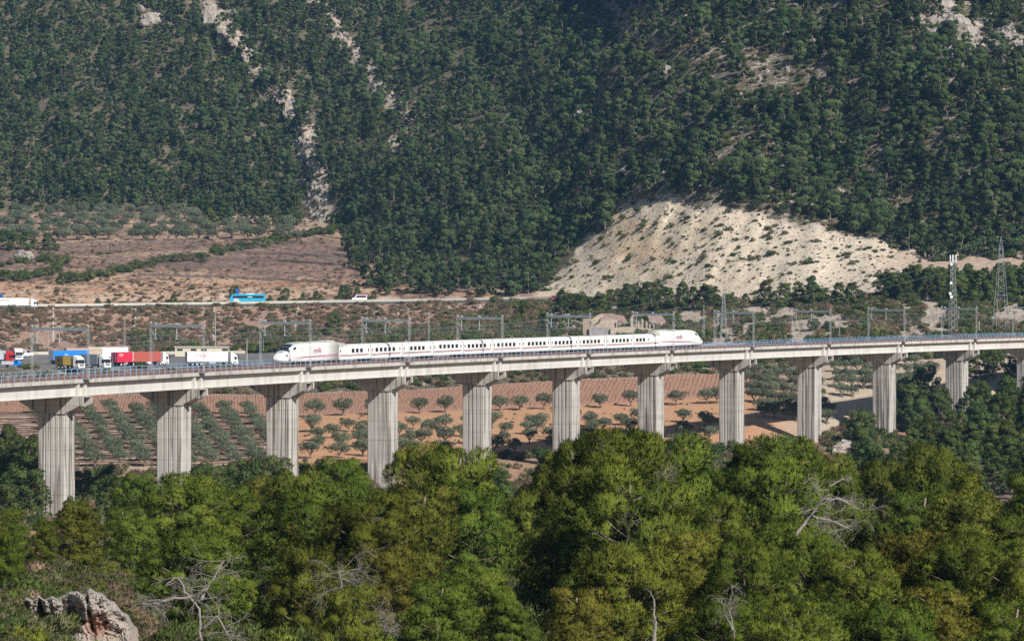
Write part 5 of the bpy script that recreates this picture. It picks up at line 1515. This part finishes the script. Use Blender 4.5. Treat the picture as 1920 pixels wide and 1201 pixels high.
o = gr.location.copy(); L_ = along(10, -480, 1045, 20, .8)
b = MB(); b.tube([Vector((x, d, z + .62)) - o for _, x, d, z in L_], .17, 4); b.build('rail_beam', M_steel_dark, gr)
b = MB()
for _, x, d, z in along(10, -480, 1045, 20, 1.0): b.box(x - o.x - .06, x - o.x + .06, d - o.y, d - o.y + .12, z - o.z - .3, z - o.z + .7)
ro = b.build('rail_posts', M_steel, gr); ro['kind'] = 'stuff'
# concrete drainage chutes down the embankment
for px, dx, lab in ((100, 0, 'leftmost'), (256, -7, 'second from the left'), (402, -2, 'third from the left'), (559, -9, 'fourth from the left'), (713, -8, 'fifth from the left'), (901, -5, 'rightmost')):
    m = MB(); vs = []
    n = 14
    for i in range(n + 1):
        t = i / n; x = px + dx * t; y0 = float(np.interp(x, _gx, SY[10])) + 1; y1 = float(np.interp(x, _gx, SY[9])) - 22
        X, D, Z = at(x, y0 + (y1 - y0) * t); w = .32
        vs += [(X - w, D - .25, Z + .28), (X + w, D - .25, Z + .28), (X + w, D + .5, Z - .5), (X - w, D + .5, Z - .5)]
    fs = [(i * 4 + j, i * 4 + (j + 1) % 4, i * 4 + 4 + (j + 1) % 4, i * 4 + 4 + j) for i in range(n) for j in range(4)] + [(0, 1, 2, 3), (n * 4, n * 4 + 1, n * 4 + 2, n * 4 + 3)]
    m.add(vs, fs); tag(m.build('drainage_chute', M_conc), 'pale concrete drainage chute down the embankment, %s of six' % lab, 'drainage chute')
# dry-stone terrace walls
for pts, lab in (([(385, 487), (520, 490), (650, 500)], 'upper middle terrace wall left of the pine spur'), ([(265, 517), (420, 521), (640, 533)], 'long lowest terrace wall above the cut slope'), ([(410, 474), (640, 482)], 'terrace wall under the upper bare almonds'), ([(120, 457), (380, 454)], 'terrace wall below the olive grove'), ([(590, 434), (700, 440)], 'short dark terrace wall at the edge of the forest'), ([(270, 499), (460, 504)], 'terrace wall at the centre of the almond terraces'), ([(100, 470), (240, 468)], 'short terrace wall beside the grey rock outcrop'), ([(200, 486), (380, 482)], 'terrace wall running to the lone dark tree')):
    m = MB(); xs = [p[0] for p in pts]; ys = [p[1] for p in pts]; prev = None
    for x in np.arange(xs[0], xs[-1], 8):
        X, D, Z = at(x, float(np.interp(x, xs, ys)))
        c = (X, D, Z + 1.0 + rnd.uniform(-.25, .25))
        if prev: m.add([(prev[0], prev[1], prev[2] - 2.2), (c[0], c[1], c[2] - 2.2), c, prev, (prev[0], prev[1] + 1.2, prev[2] - .1), (c[0], c[1] + 1.2, c[2] - .1)], [(0, 1, 2, 3), (3, 2, 5, 4)])
        prev = c
    tag(m.build('terrace_wall', mat("dark_stone_wall", (0.17, 0.13, 0.11), 0.95, 0.4, 1.2)), lab, 'terrace wall')

# ------------------------------------------------------------------ vehicles
def paint(name, col): return mat(name, col, 0.4, 0.05, 0.8, spec=0.4)
P_white = paint("lorry_white", (0.80, 0.80, 0.80)); P_red = paint("lorry_red", (0.55, 0.025, 0.035)); P_blue = paint("lorry_blue", (0.02, 0.22, 0.72))
P_brown = paint("container_brick_red", (0.42, 0.10, 0.075)); P_cred = paint("container_red", (0.60, 0.03, 0.07)); P_grey = paint("tarpaulin_grey", (0.20, 0.24, 0.29))
P_yellow = paint("tarpaulin_yellow", (0.58, 0.42, 0.10)); P_olive = paint("tarpaulin_olive", (0.13, 0.11, 0.05)); P_beige = paint("tarpaulin_beige", (0.45, 0.37, 0.28)); P_lgrey = paint("trailer_door_grey", (0.33, 0.33, 0.36))
P_teal = paint("bus_blue", (0.02, 0.42, 0.66)); P_dblue = paint("chassis_blue", (0.02, 0.13, 0.36)); P_green = paint("lettering_green", (0.08, 0.3, 0.12))
P_lred = paint("lettering_red", (0.6, 0.05, 0.06)); P_hub = paint("wheel_hub", (0.6, 0.6, 0.6)); P_orange = paint("bumper_orange", (0.8, 0.2, 0.04))
def wheels(root, xs, w=2.5, r=.5):
    for x in xs:
        for s in (-1, 1):
            m = MB(); m.disc((x, s * (w / 2 - .14), r), r, .3); wo = m.build('wheel', M_black, root)
            m = MB(); m.disc((x, s * (w / 2 + .01), r), r * .55, .06); m.build('hub', P_hub, wo)
def cab(root, x, body, H=3.8, w=2.5):
    """tractor unit: front at x, body going back"""
    m = MB(); prof = [(x, .45), (x - .02, 1.5), (x - .25, 2.75), (x - .7, 3.15), (x - 1.9, H), (x - 2.2, H), (x - 2.25, .95), (x - 1.9, .95), (x - 1.9, .45)]
    m.prism(prof, -w / 2 + .02, w / 2 - .02, 'y'); c = m.build('cab', body, root)
    m = MB(); m.add([(x + .012, -1.1, 1.62), (x + .012, 1.1, 1.62), (x - .21, 1.1, 2.66), (x - .21, -1.1, 2.66)], [(0, 1, 2, 3)]); m.v = [(a + .02, b_, c_) for a, b_, c_ in m.v]
    m.build('windscreen', M_glass, c)
    m = MB(); m.box(x - .02, x + .10, -1.15, 1.15, .42, .72); m.build('bumper', body, c)
    m = MB(); m.box(x - .0, x + .035, -.85, .85, .85, 1.45); m.build('grille', M_steel_dark, c)
    for s in (-1, 1):
        y = s * (w / 2 - .005)
        m = MB(); m.box(x - 1.15, x - .4, min(y, y + s * .02), max(y, y + s * .02), 1.7, 2.5); m.build('side_window', M_glass, c)
        m = MB(); m.box(x - .1, x + .12, min(y, y + s * .25), max(y, y + s * .25), 1.9, 2.6); m.build('mirror', M_black, c)
    return c
def lorry(px, py, D, head, Lt, body, front, lab, rear=None, cabc=None, ch=None, cabin=True, H=4.0, tracks=3, z=None, text=None, group=None, tr=True):
    """articulated lorry; local +x is forward, origin under the rear bumper"""
    X = (px - 960) / F * D
    Z = zat(px, D) if z is None else z
    root = empty('lorry', (X, D, Z), head, lab, 'lorry', group)
    ch = ch or M_under
    m = MB(); m.mi = 0; m.box(0, Lt, -1.25, 1.25, 1.15, H); bo = m.build('trailer_body', body, root)
    if rear is not None:
        m = MB(); m.box(-.03, 0.0, -1.22, 1.22, 1.18, H - .03); m.build('rear_doors', rear, bo)
        for yy in (-.6, .6):
            m = MB(); m.bar((-.06, yy, 1.2), (-.06, yy, H - .1), .03); m.build('locking_bar', P_hub, bo)
    m = MB(); m.box(.1, Lt + 1.0, -.5, .5, .8, 1.14); m.box(.05, .2, -1.15, 1.15, .45, .7); m.build('chassis', ch, root)
    m = MB(); m.box(Lt * .55, Lt * .7, -1.2, -.7, .5, 1.1); m.build('side_locker', P_white if ch is not M_under else M_steel, root)
    wheels(root, [1.6 + 1.3 * k for k in range(tracks)])
    if cabin:
        cab(root, Lt + 3.1, front)
        m = MB(); m.box(Lt - .8, Lt + 2.9, -1.05, 1.05, .5, .95); m.build('tractor_frame', front if ch is not M_under else M_under, root)
        wheels(root, [Lt - .3, Lt + 2.2])
    if text:
        for t, sz, x, zz, c in text:
            M = Matrix.Translation((x, -1.28, zz)) @ Matrix.Rotation(R(90), 4, 'X')
            text_mesh(t, sz, c, 'lettering', bo, M)
    return root
a0 = R(50)
lorry(237, 686, 962, R(48), 12.3, P_brown, P_white, 'brick-red container lorry with white cab, longest on the lorry park', rear=paint("door_brown", (0.12, 0.05, 0.06)), ch=P_dblue, text=[('TRITON', .75, 1.4, 2.7, P_white)])
for o in list(bpy.data.objects):
    if o.name.startswith('lettering') and o.parent and o.parent.name.startswith('trailer_body') and o.location.x < 2 and o.data.materials[0] is P_white:
        o.rotation_euler = (R(90), R(90), 0)
lorry(214, 688, 958, R(50), 6.0, P_cred, P_white, 'bright red container trailer beside the brick-red container', rear=paint("door_crimson", (0.28, 0.03, 0.10)), cabin=False, ch=M_under, tracks=2, text=[('OO', 1.0, 1.6, 3.2, P_white)])
lorry(96, 689, 985, R(44), 13.0, P_blue, P_white, 'blue curtain trailer with grey rear doors on the lorry park', rear=P_lgrey, cabin=False, text=[('O', 1.6, 4.6, 2.4, P_white)])
lorry(122, 683, 1030, R(30), 12.0, P_beige, P_white, 'beige tarpaulin trailer behind the yellow lorry', cabin=False)
lorry(142, 679, 1060, R(14), 9.0, paint("dull_red_side", (0.28, 0.10, 0.10)), P_white, 'dull red and white trailer behind the grey lorry', cabin=False, H=3.9)
lorry(165, 680, 1050, R(12), 12.5, P_white, P_white, 'long white refrigerated trailer behind the grey lorry', cabin=False, H=4.0, rear=P_lgrey)
lorry(109, 697.5, 925, R(-38), 6.2, P_olive, P_white, 'short lorry with olive and yellow tarpaulin and white cab', H=3.6, tracks=2)
m = MB(); m.box(3.2, 6.21, -1.262, -1.25, 1.15, 3.6); yl = [o for o in bpy.data.objects if o.name.startswith('trailer_body')][-1]; m.build('yellow_panel', P_yellow, yl)
m = MB(); m.box(1.4, 1.9, -1.275, -1.262, 1.9, 3.0); m.build('black_emblem', M_black, yl)
lorry(153, 695, 935, R(-40), 7.6, P_grey, P_white, 'lorry with slate-grey tarpaulin and white cab beside the railing', H=3.9, tracks=2)
lorry(349, 688, 962, R(22), 12.2, P_white, P_white, 'long white refrigerated lorry with red lettering parked behind the viaduct', rear=P_lgrey, text=[('Trailfer', 1.25, 4.2, 2.9, P_lred)])
wl = [o for o in bpy.data.objects if o.name.startswith('trailer_body')][-1]
m = MB(); m.box(3.0, 7.2, -1.27, -1.252, 3.55, 3.65); m.build('green_line', P_green, wl)
m = MB(); m.box(2.8, 5.2, -1.27, -1.252, 2.05, 2.15); m.build('red_line', P_lred, wl)
lorry(-30, 692, 1000, R(-12), 6.5, paint("pale_trailer", (0.55, 0.6, 0.65)), P_red, 'lorry with bright red cab at the left edge of the lorry park', H=3.9)
lorry(34, 681, 1040, R(100), 9.0, paint("red_box", (0.4, 0.05, 0.06)), P_white, 'white-fronted lorry with red body facing the viaduct', H=4.0)
for o in bpy.data.objects:
    if o.get('label', '').startswith('white-fronted'): o.rotation_euler = (0, 0, R(-72)); o.location.x = (24 - 960) / F * 1052; o.location.y = 1052
# small flatbed with a blue cover
def boxvan(name, px, D, head, parts, lab, cat, ws, w=2.0, z=None, r=.36):
    X = (px - 960) / F * D; root = empty(name, (X, D, zat(px, D) if z is None else z), head, lab, cat)
    for nm, prof, m_ in parts:
        m = MB(); k = 1 if nm not in ('side_window', 'rear_window', 'windscreen', 'red_band') else 1.012
        m.prism(prof, -w / 2 * k, w / 2 * k, 'y'); m.build(nm, m_, root)
    wheels(root, ws, w, r)
    return root
boxvan('flatbed_truck', 6, 945, R(-20), [('cab', [(3.9, .4), (5.4, .4), (5.3, 1.2), (4.9, 2.0), (3.9, 2.0)], P_blue), ('windscreen', [(4.95, 1.25), (5.24, 1.25), (4.94, 1.9), (4.4, 1.9), (4.4, 1.25)], M_glass), ('load_bed', [(0, .8), (3.8, .8), (3.8, 1.75), (0, 1.75)], paint("bed_white", (0.6, 0.62, 0.65)))], 'small blue flatbed truck with a white load at the left edge', 'truck', [.9, 4.6])
boxvan('white_van', 33, 1105, R(8), [('body', [(0, .35), (5.2, .35), (5.3, 1.0), (4.4, 1.3), (3.7, 2.2), (0, 2.3)], P_white), ('side_window', [(1.6, 1.45), (2.5, 1.45), (2.5, 1.95), (1.6, 1.95)], M_glass), ('windscreen', [(4.35, 1.35), (3.75, 2.12), (2.9, 2.12), (2.9, 1.35)], M_glass)], 'white van parked alone on the open lorry park', 'van', [1.0, 4.2], z=None)
boxvan('parked_car', 331, 1120, R(10), [('body', [(0, .3), (4.1, .3), (4.1, .85), (3.1, .95), (2.6, 1.45), (1.0, 1.5), (.1, .95)], P_red), ('side_window', [(1.0, .95), (2.9, .95), (2.5, 1.4), (1.1, 1.42)], M_glass)], 'small red car parked beside the low cream building', 'car', [.8, 3.3], 1.7, r=.3)
# highway traffic
D = 1241.0; zr = [q for q in along(10, -480, 1045, 5, 4)]
def road_z(px, dd): q = along(10, px, px, 10, dd)[0]; return q
px, X, D, Z = road_z(-12, 4.5)
lt = lorry(-14, 579, D, R(0.5), 13.6, P_white, P_white, 'white lorry with long plain trailer driving on the highway', z=Z + .1)
hl = [o for o in bpy.data.objects if o.name.startswith('trailer_body')][-1]
m = MB(); m.box(1.5, 6.5, -1.262, -1.25, 3.0, 3.2); m.build('grey_lettering_band', P_grey, hl)
bz = road_z(432, 17)
bus = empty('bus', (bz[1], bz[2], bz[3] + .9), R(0), 'bright blue coach driving left on the highway behind the barrier', 'bus')
m = MB(); m.prism([(0.2, .3), (13.2, .3), (13.2, 3.2), (13.0, 3.45), (.8, 3.45), (.1, 2.4), (0, 1.0)], -1.25, 1.25, 'y'); bb_ = m.build('body', P_teal, bus)
m = MB(); m.box(1.0, 12.6, -1.27, -1.251, 1.95, 2.85); m.build('window_band', M_glass, bb_)
m = MB(); m.add([(.10, -1.1, 1.3), (.10, 1.1, 1.3), (.55, 1.1, 3.2), (.55, -1.1, 3.2)], [(0, 1, 2, 3)]); m.v = [(a - .06, b_, c_) for a, b_, c_ in m.v]; m.build('windscreen', M_glass, bb_)
m = MB(); m.box(6.0, 9.0, -.9, .9, 3.45, 3.75); m.build('roof_unit', P_white, bb_)
m = MB(); m.prism([(1.2, .5), (4.0, .5), (2.8, 1.85), (1.4, 1.85)], -1.275, -1.252, 'y'); m.build('silver_panel', P_hub, bb_)
wheels(bus, [2.6, 9.8, 11.2])
m = MB(); m.box(6.6, 8.4, -1.285, -1.271, 2.2, 2.6); m.build('white_lettering_band', P_hub, bb_)
vz = road_z(660, 17)
boxvan('highway_van', 660, vz[2], 0, [('body', [(5.6, .4), (5.6, 2.55), (1.7, 2.6), (1.0, 1.6), (0, 1.2), (0, .4)], P_white), ('side_window', [(1.3, 1.45), (5.3, 1.45), (5.3, 2.1), (1.9, 2.1)], M_glass), ('red_band', [(1.8, 2.15), (5.4, 2.15), (5.4, 2.4), (1.8, 2.4)], P_lred)], 'white van with a red band driving on the highway', 'van', [1.2, 4.4], z=vz[3] + .9)
cz = road_z(1030, 9)
boxvan('highway_car', 1030, cz[2], 0, [('body', [(0, .3), (4.0, .3), (4.0, .85), (3.1, .95), (2.6, 1.45), (1.0, 1.5), (.1, .95)], paint("magenta_paint", (0.4, 0.02, 0.12))), ('side_window', [(1.0, .95), (2.9, .95), (2.5, 1.4), (1.1, 1.42)], M_glass)], 'dark pink car at the end of the barrier', 'car', [.8, 3.2], 1.7, r=.3, z=cz[3] + .5)
# blue sign behind the coach
sz_ = road_z(445, 27)
sg = empty('road_sign', (sz_[1], sz_[2], sz_[3]), 0, 'tall blue road sign standing behind the coach', 'road sign')
for k in range(3):
    m = MB(); m.box(-.55, .55, -.05, .05, 4.0 + k * .8, 4.72 + k * .8); m.build('sign_panel', paint("sign_blue", (0.02, 0.12, 0.5)), sg)
m = MB(); m.bar((-.3, .1, -.5), (-.3, .1, 6.3), .06); m.build('post', M_steel, sg); m = MB(); m.bar((.3, .1, -.5), (.3, .1, 6.3), .06); m.build('post', M_steel, sg)
bz2 = road_z(-6, 18)
ct = lorry(-55, 570, bz2[2] + 1, R(0.5), 12.0, paint("far_blue", (0.03, 0.1, 0.35)), P_blue, 'blue lorry half hidden behind the white lorry on the highway', z=bz2[3] + 1.6, cabin=False)
for o in ct.children: pass

# ------------------------------------------------------------------ lorry park surroundings
X, D, Z = at(345, 664.5)
bld = empty('low_building', (X, D - 30, zat(345, D - 30)), R(0), 'low flat-roofed cream building behind the white refrigerated lorry', 'building')
m = MB(); m.box(0, 17.5, 0, 6, -.5, 2.9); w_ = m.build('wall', mat("cream_render", (0.60, 0.55, 0.42), 0.9, 0.1, 0.6), bld)
m = MB(); m.box(-.3, 17.8, -.3, 6.3, 2.903, 3.2); m.build('roof', M_conc, bld)
for x in (0.6, 5.2, 8.6, 15.6):
    m = MB(); m.box(x, x + 1.9, -.03, .0, 1.8, 2.5); m.build('window', M_glass, w_)
def pole(name, px, py, h, lab, cat, lat=0, arm=0, m_=None, D=None, r=.09, w2=None):
    if D is None: X, D, Z = at(px, py)
    else: X = (px - 960) / F * D; Z = zat(px, D)
    root = empty(name, (X, D, Z), 0, lab, cat)
    m = MB()
    if lat: lattice(m, 0, 0, -.3, h, lat, w2 or lat * .6, lat * 1.3, .05, True)
    else: m.tube([(0, 0, -.3), (0, 0, h)], [r, r * .6], 6)
    m.build('mast', m_ or M_steel, root)
    if arm:
        m = MB(); m.bar((0, 0, h - .2), (arm, 0, h + .1), .05); m.build('lamp_arm', M_steel, root)
        m = MB(); m.box(arm - .1, arm + .8 * np.sign(arm), -.15, .15, h, h + .18); m.build('lamp_head', P_white, root)
    return root
pole('lamp_post', 90.5, 665, 10.5, 'tall street lamp at the back of the lorry park near the left catenary portal', 'street lamp', arm=1.6)
pole('lamp_post', 404, 664, 14, 'tall floodlight mast behind the low cream building', 'street lamp', arm=.8, r=.16)
pole('lattice_mast', 233.5, 661, 12, 'slim lattice mast behind the brick-red container', 'mast', lat=.55)
pole('lattice_mast', 804, 652, 12, 'slim lattice mast behind the third coach window row', 'mast', lat=.5)
pole('lattice_mast', 1319.5, 640, 11, 'slim lattice mast just beyond the tail of the train', 'mast', lat=.5)
pole('wooden_pole', 463, 690, 8.0, 'pale concrete post left of the nose of the train', 'post', D=940, r=.14, m_=M_conc)
pole('wooden_pole', 123.5, 690, 6.2, 'pale post rising in front of the yellow lorry', 'post', D=905, r=.12, m_=M_conc)
pole('wooden_pole', 1836, 622, 4.3, 'short pale pole between telecom mast and pylon', 'post', D=1000, r=.16, m_=M_conc)
pole('lamp_post', 1111.5, 560, 11.5, 'tall thin pole against the pale quarried slope', 'pole', r=.12)
for e in ((1574, 635, 7, 'small lattice post on the scrubland left of the telecom mast'),): pole('lattice_mast', e[0], e[1], e[2], e[3], 'mast', lat=.3)
# boundary fence at the back of the lorry park
fe = empty('boundary_fence', (0, 1150, 40), 0, 'thin wire fence along the foot of the embankment behind the lorry park', 'fence'); o = fe.location.copy()
L_ = along(9, -60, 520, 15, 4); w = MB()
for zz in (.5, 1.1, 1.7): w.tube([Vector((x, d, z + zz)) - o for _, x, d, z in L_], .02, 3)
w.build('wire', M_wire, fe)
for _, x, d, z in L_:
    m = MB(); m.box(-.05, .05, -.05, .05, -.3, 2.0); q = m.build('post', M_steel, fe); q.location = Vector((x, d, z)) - o
L_ = along(9, -300, 470, 20, -3); w = MB()
for (_, x0, d0, z0), (_, x1, d1, z1) in zip(L_[:-1], L_[1:]):
    w.add([(x0, d0, z0 - .3), (x1, d1, z1 - .3), (x1, d1, z1 + 1.0), (x0, d0, z0 + 1.0), (x0, d0 + .3, z0 - .3), (x1, d1 + .3, z1 - .3), (x1, d1 + .3, z1 + 1.0), (x0, d0 + .3, z0 + 1.0)], [(0, 1, 2, 3), (3, 2, 6, 7), (7, 6, 5, 4)])
tag(w.build('low_wall', M_barrier), 'low pale wall along the back edge of the lorry park', 'wall')

# ------------------------------------------------------------------ pylons and telecom mast
def pylon(px, pyb, D, H, wb, wt, lab, zig=True):
    X = (px - 960) / F * D; Z = CAMZ - (pyb - YH) / F * D; Z = min(Z, zat(px, D) + 1)
    root = empty('pylon', (X, D, Z), R(8), lab, 'pylon')
    m = MB(); lattice(m, 0, 0, -.5, H * .42, wb, wb * .62, wb * .55, .085, True); m.build('lower_body', M_steel, root)
    m = MB(); lattice(m, 0, 0, H * .42, H * .9, wb * .62, wt, wb * .33, .07, True); m.build('upper_body', M_steel, root)
    m = MB()
    for s in ((-1, -1), (1, -1), (1, 1), (-1, 1)): m.bar((s[0] * wt / 2, s[1] * wt / 2, H * .9), (0, 0, H), .06)
    m.build('peak', M_steel, root)
    m = MB()
    for k, zz in enumerate((.88, .80, .74)): m.bar((-wt * 1.0, 0, H * zz), (wt * 1.0, 0, H * zz), .06)
    m.build('cross_arm', M_steel, root)
    return root, Vector((X, D, Z + H))
p1, top1 = pylon(1877, 632, 1010, 30.5, 4.6, .95, 'tall lattice electricity pylon near the right edge above the viaduct')
p2, top2 = pylon(1357, 640, 1005, 16.3, 2.1, .45, 'smaller lattice pylon behind the seventh and eighth portals')
X = (1787 - 960) / F * 1000; Zt = zat(1787, 1000); H = CAMZ - (477 - YH) / F * 1000 - Zt
tm = empty('telecom_mast', (X, 1000, Zt), R(20), 'lattice telecom mast carrying white panel antennas and dishes', 'telecom mast')
m = MB(); lattice(m, 0, 0, -.4, H * .45, 2.0, 1.5, .9, .08, True); m.build('lower_body', M_steel, tm)
m = MB(); lattice(m, 0, 0, H * .45, H * .97, 1.3, 1.0, .8, .07, True); m.build('upper_body', M_steel, tm)
for k in range(6):
    a = k * math.pi / 3; m = MB(); m.box(-.16, .16, -.1, .1, 0, 2.2); q = m.build('panel_antenna', P_white, tm); q.location = (math.cos(a) * 1.0, math.sin(a) * 1.0, H - 2.3); q.rotation_euler = (0, 0, a + math.pi / 2)
for x, z in ((-1.0, H * .65), (-1.3, H * .52), (-.9, H * .48), (-.9, H * .88)):
    m = MB(); m.disc((0, 0, 0), .42, .25, n=16); q = m.build('dish', P_white, tm); q.location = (x, -.6, z)
def cable(a, b, sag, lab, r=.03):
    m = MB(); n = 24
    m.tube([a.lerp(b, i / n) - Vector((0, 0, sag * 4 * (i / n) * (1 - i / n))) for i in range(n + 1)], r, 3)
    tag(m.build('power_line', M_wire), lab, 'power line')
def P3(px, py, D): return Vector(((px - 960) / F * D, D, CAMZ - (py - YH) / F * D))
cable(top1, P3(2300, 470, 1000), 2, 'earth wire running right from the top of the tall pylon')
cable(top1, P3(1000, 600, 1080), 5, 'long earth wire descending left from the top of the tall pylon')
cable(top1 - Vector((.9, 0, 3.8)), P3(900, 625, 1060), 5, 'upper conductor descending left from the tall pylon')
cable(top1 - Vector((-.9, 0, 5.6)), P3(880, 640, 1050), 6, 'lower conductor descending left from the tall pylon')
cable(top2, P3(700, 620, 1030), 3, 'wire running left from the small lattice pylon')

# ------------------------------------------------------------------ ruined farmhouse
D = 1062.0; X = (1095 - 960) / F * D; Z = zat(1130, D)
rs = F / D
ru = empty('ruined_farmhouse', (X, D, Z), R(-3), 'roofless ruined stone farmhouse behind the rear coaches', 'ruin')
M_ruin = mat("ruin_stone", (0.45, 0.375, 0.30), 0.95, 0.2, 0.8, bump=.1); M_ruin2 = mat("ruin_brick", (0.36, 0.27, 0.22), 0.95, 0.2, 1.5); M_tile = mat("broken_roof_tiles", (0.27, 0.19, 0.16), 0.95, 0.5, 2.5, bump=.2)
zb_ = CAMZ - (645 - YH) / rs - Z
def wp(nm, pts, y0, y1, m_, holes=()):
    """wall panel from pixel outline [(px,py)]"""
    m = MB(); m.prism([((x - 1095) / rs, CAMZ - (y - YH) / rs - Z) for x, y in pts], y0, y1, 'y'); return m.build(nm, m_, ru)
wp('wall', [(1093, 648), (1093, 598), (1105, 597), (1105, 648)], 0, 3.5, M_ruin2)
wp('wall', [(1107, 648), (1107, 614), (1121, 607), (1128, 600), (1145, 598), (1157, 599), (1157, 648)], 4, 4.6, M_ruin)
wp('wall', [(1106, 648), (1106, 612), (1145, 615), (1145, 648)], -1.5, -1.0, mat("grey_ruin_wall", (0.30, 0.28, 0.29), 0.95, 0.2, 0.8))
wp('wall', [(1145, 648), (1145, 614), (1172, 612), (1196, 613), (1225, 616), (1240, 622), (1240, 648)], -2.5, -2.0, M_ruin)
wp('wall', [(1182, 648), (1182, 594), (1186, 590), (1188, 648)], 4, 7, M_ruin)
wp('wall', [(1108, 614), (1106, 600), (1121, 590), (1130, 588), (1130, 600), (1117, 606)], 6.0, 6.5, M_ruin)
for x, y in ((1192, 605), (1197, 601), (1204, 597), (1212, 603), (1218, 601), (1226, 597), (1232, 606), (1240, 603)):
    wp('pillar', [(x - 1.6, 648), (x - 1.6, y), (x + 1.6, y + 1.5), (x + 1.6, 648)], 5, 5.6, M_ruin)
wp('wall', [(1186, 648), (1186, 609), (1247, 609), (1249, 648)], 8, 8.5, M_ruin2)
wp('lintel', [(1186, 593), (1186, 590), (1212, 588), (1212, 591)], 4.8, 5.3, M_ruin)
def roof(pts, lab):
    m = MB(); vs = [((x - 1095) / rs, y, CAMZ - (pyy - YH) / rs - Z) for x, pyy, y in pts]
    m.add(vs + [(a, b_, c_ - .35) for a, b_, c_ in vs], [(0, 1, 2, 3), (7, 6, 5, 4), (0, 4, 5, 1), (1, 5, 6, 2), (2, 6, 7, 3), (3, 7, 4, 0)]); m.build('broken_roof', M_tile, ru)
roof([(1124, 600, 4.4), (1158, 601, 4.4), (1150, 588, 8), (1128, 588, 8)], '')
roof([(1158, 600, 5), (1178, 605, 5), (1168, 593, 8), (1150, 589, 8)], '')
roof([(1218, 603, 4.6), (1236, 606, 4.6), (1238, 589, 8.5), (1212, 589, 8.5)], '')
roof([(1236, 606, 4.6), (1249, 618, 5.2), (1247, 600, 8.5), (1238, 590, 8.5)], '')
wp('dark_opening_panel', [(1152, 618), (1152, 605), (1155, 605), (1155, 618)], 3.95, 3.99, M_black)  # thin black sheet on the wall stands in for the dark inside a window hole
# ------------------------------------------------------------------ haze
hz = MB(); hz.box(-420, 520, -60, 2300, CAMZ - 62, 420)
hm = bpy.data.materials.new("air"); hm.use_nodes = True
hn = hm.node_tree; hn.nodes.remove(hn.nodes["Principled BSDF"])
pv = hn.nodes.new("ShaderNodeVolumePrincipled")
pv.inputs["Density"].default_value = 0.00005
pv.inputs["Color"].default_value = (0.25, 0.58, 1.0, 1)
pv.inputs["Anisotropy"].default_value = 0.0
hn.links.new(pv.outputs[0], hn.nodes["Material Output"].inputs["Volume"])
hob = hz.build('haze', hm); hob['kind'] = 'stuff'; hob['label'] = 'thin blue haze filling the valley air'
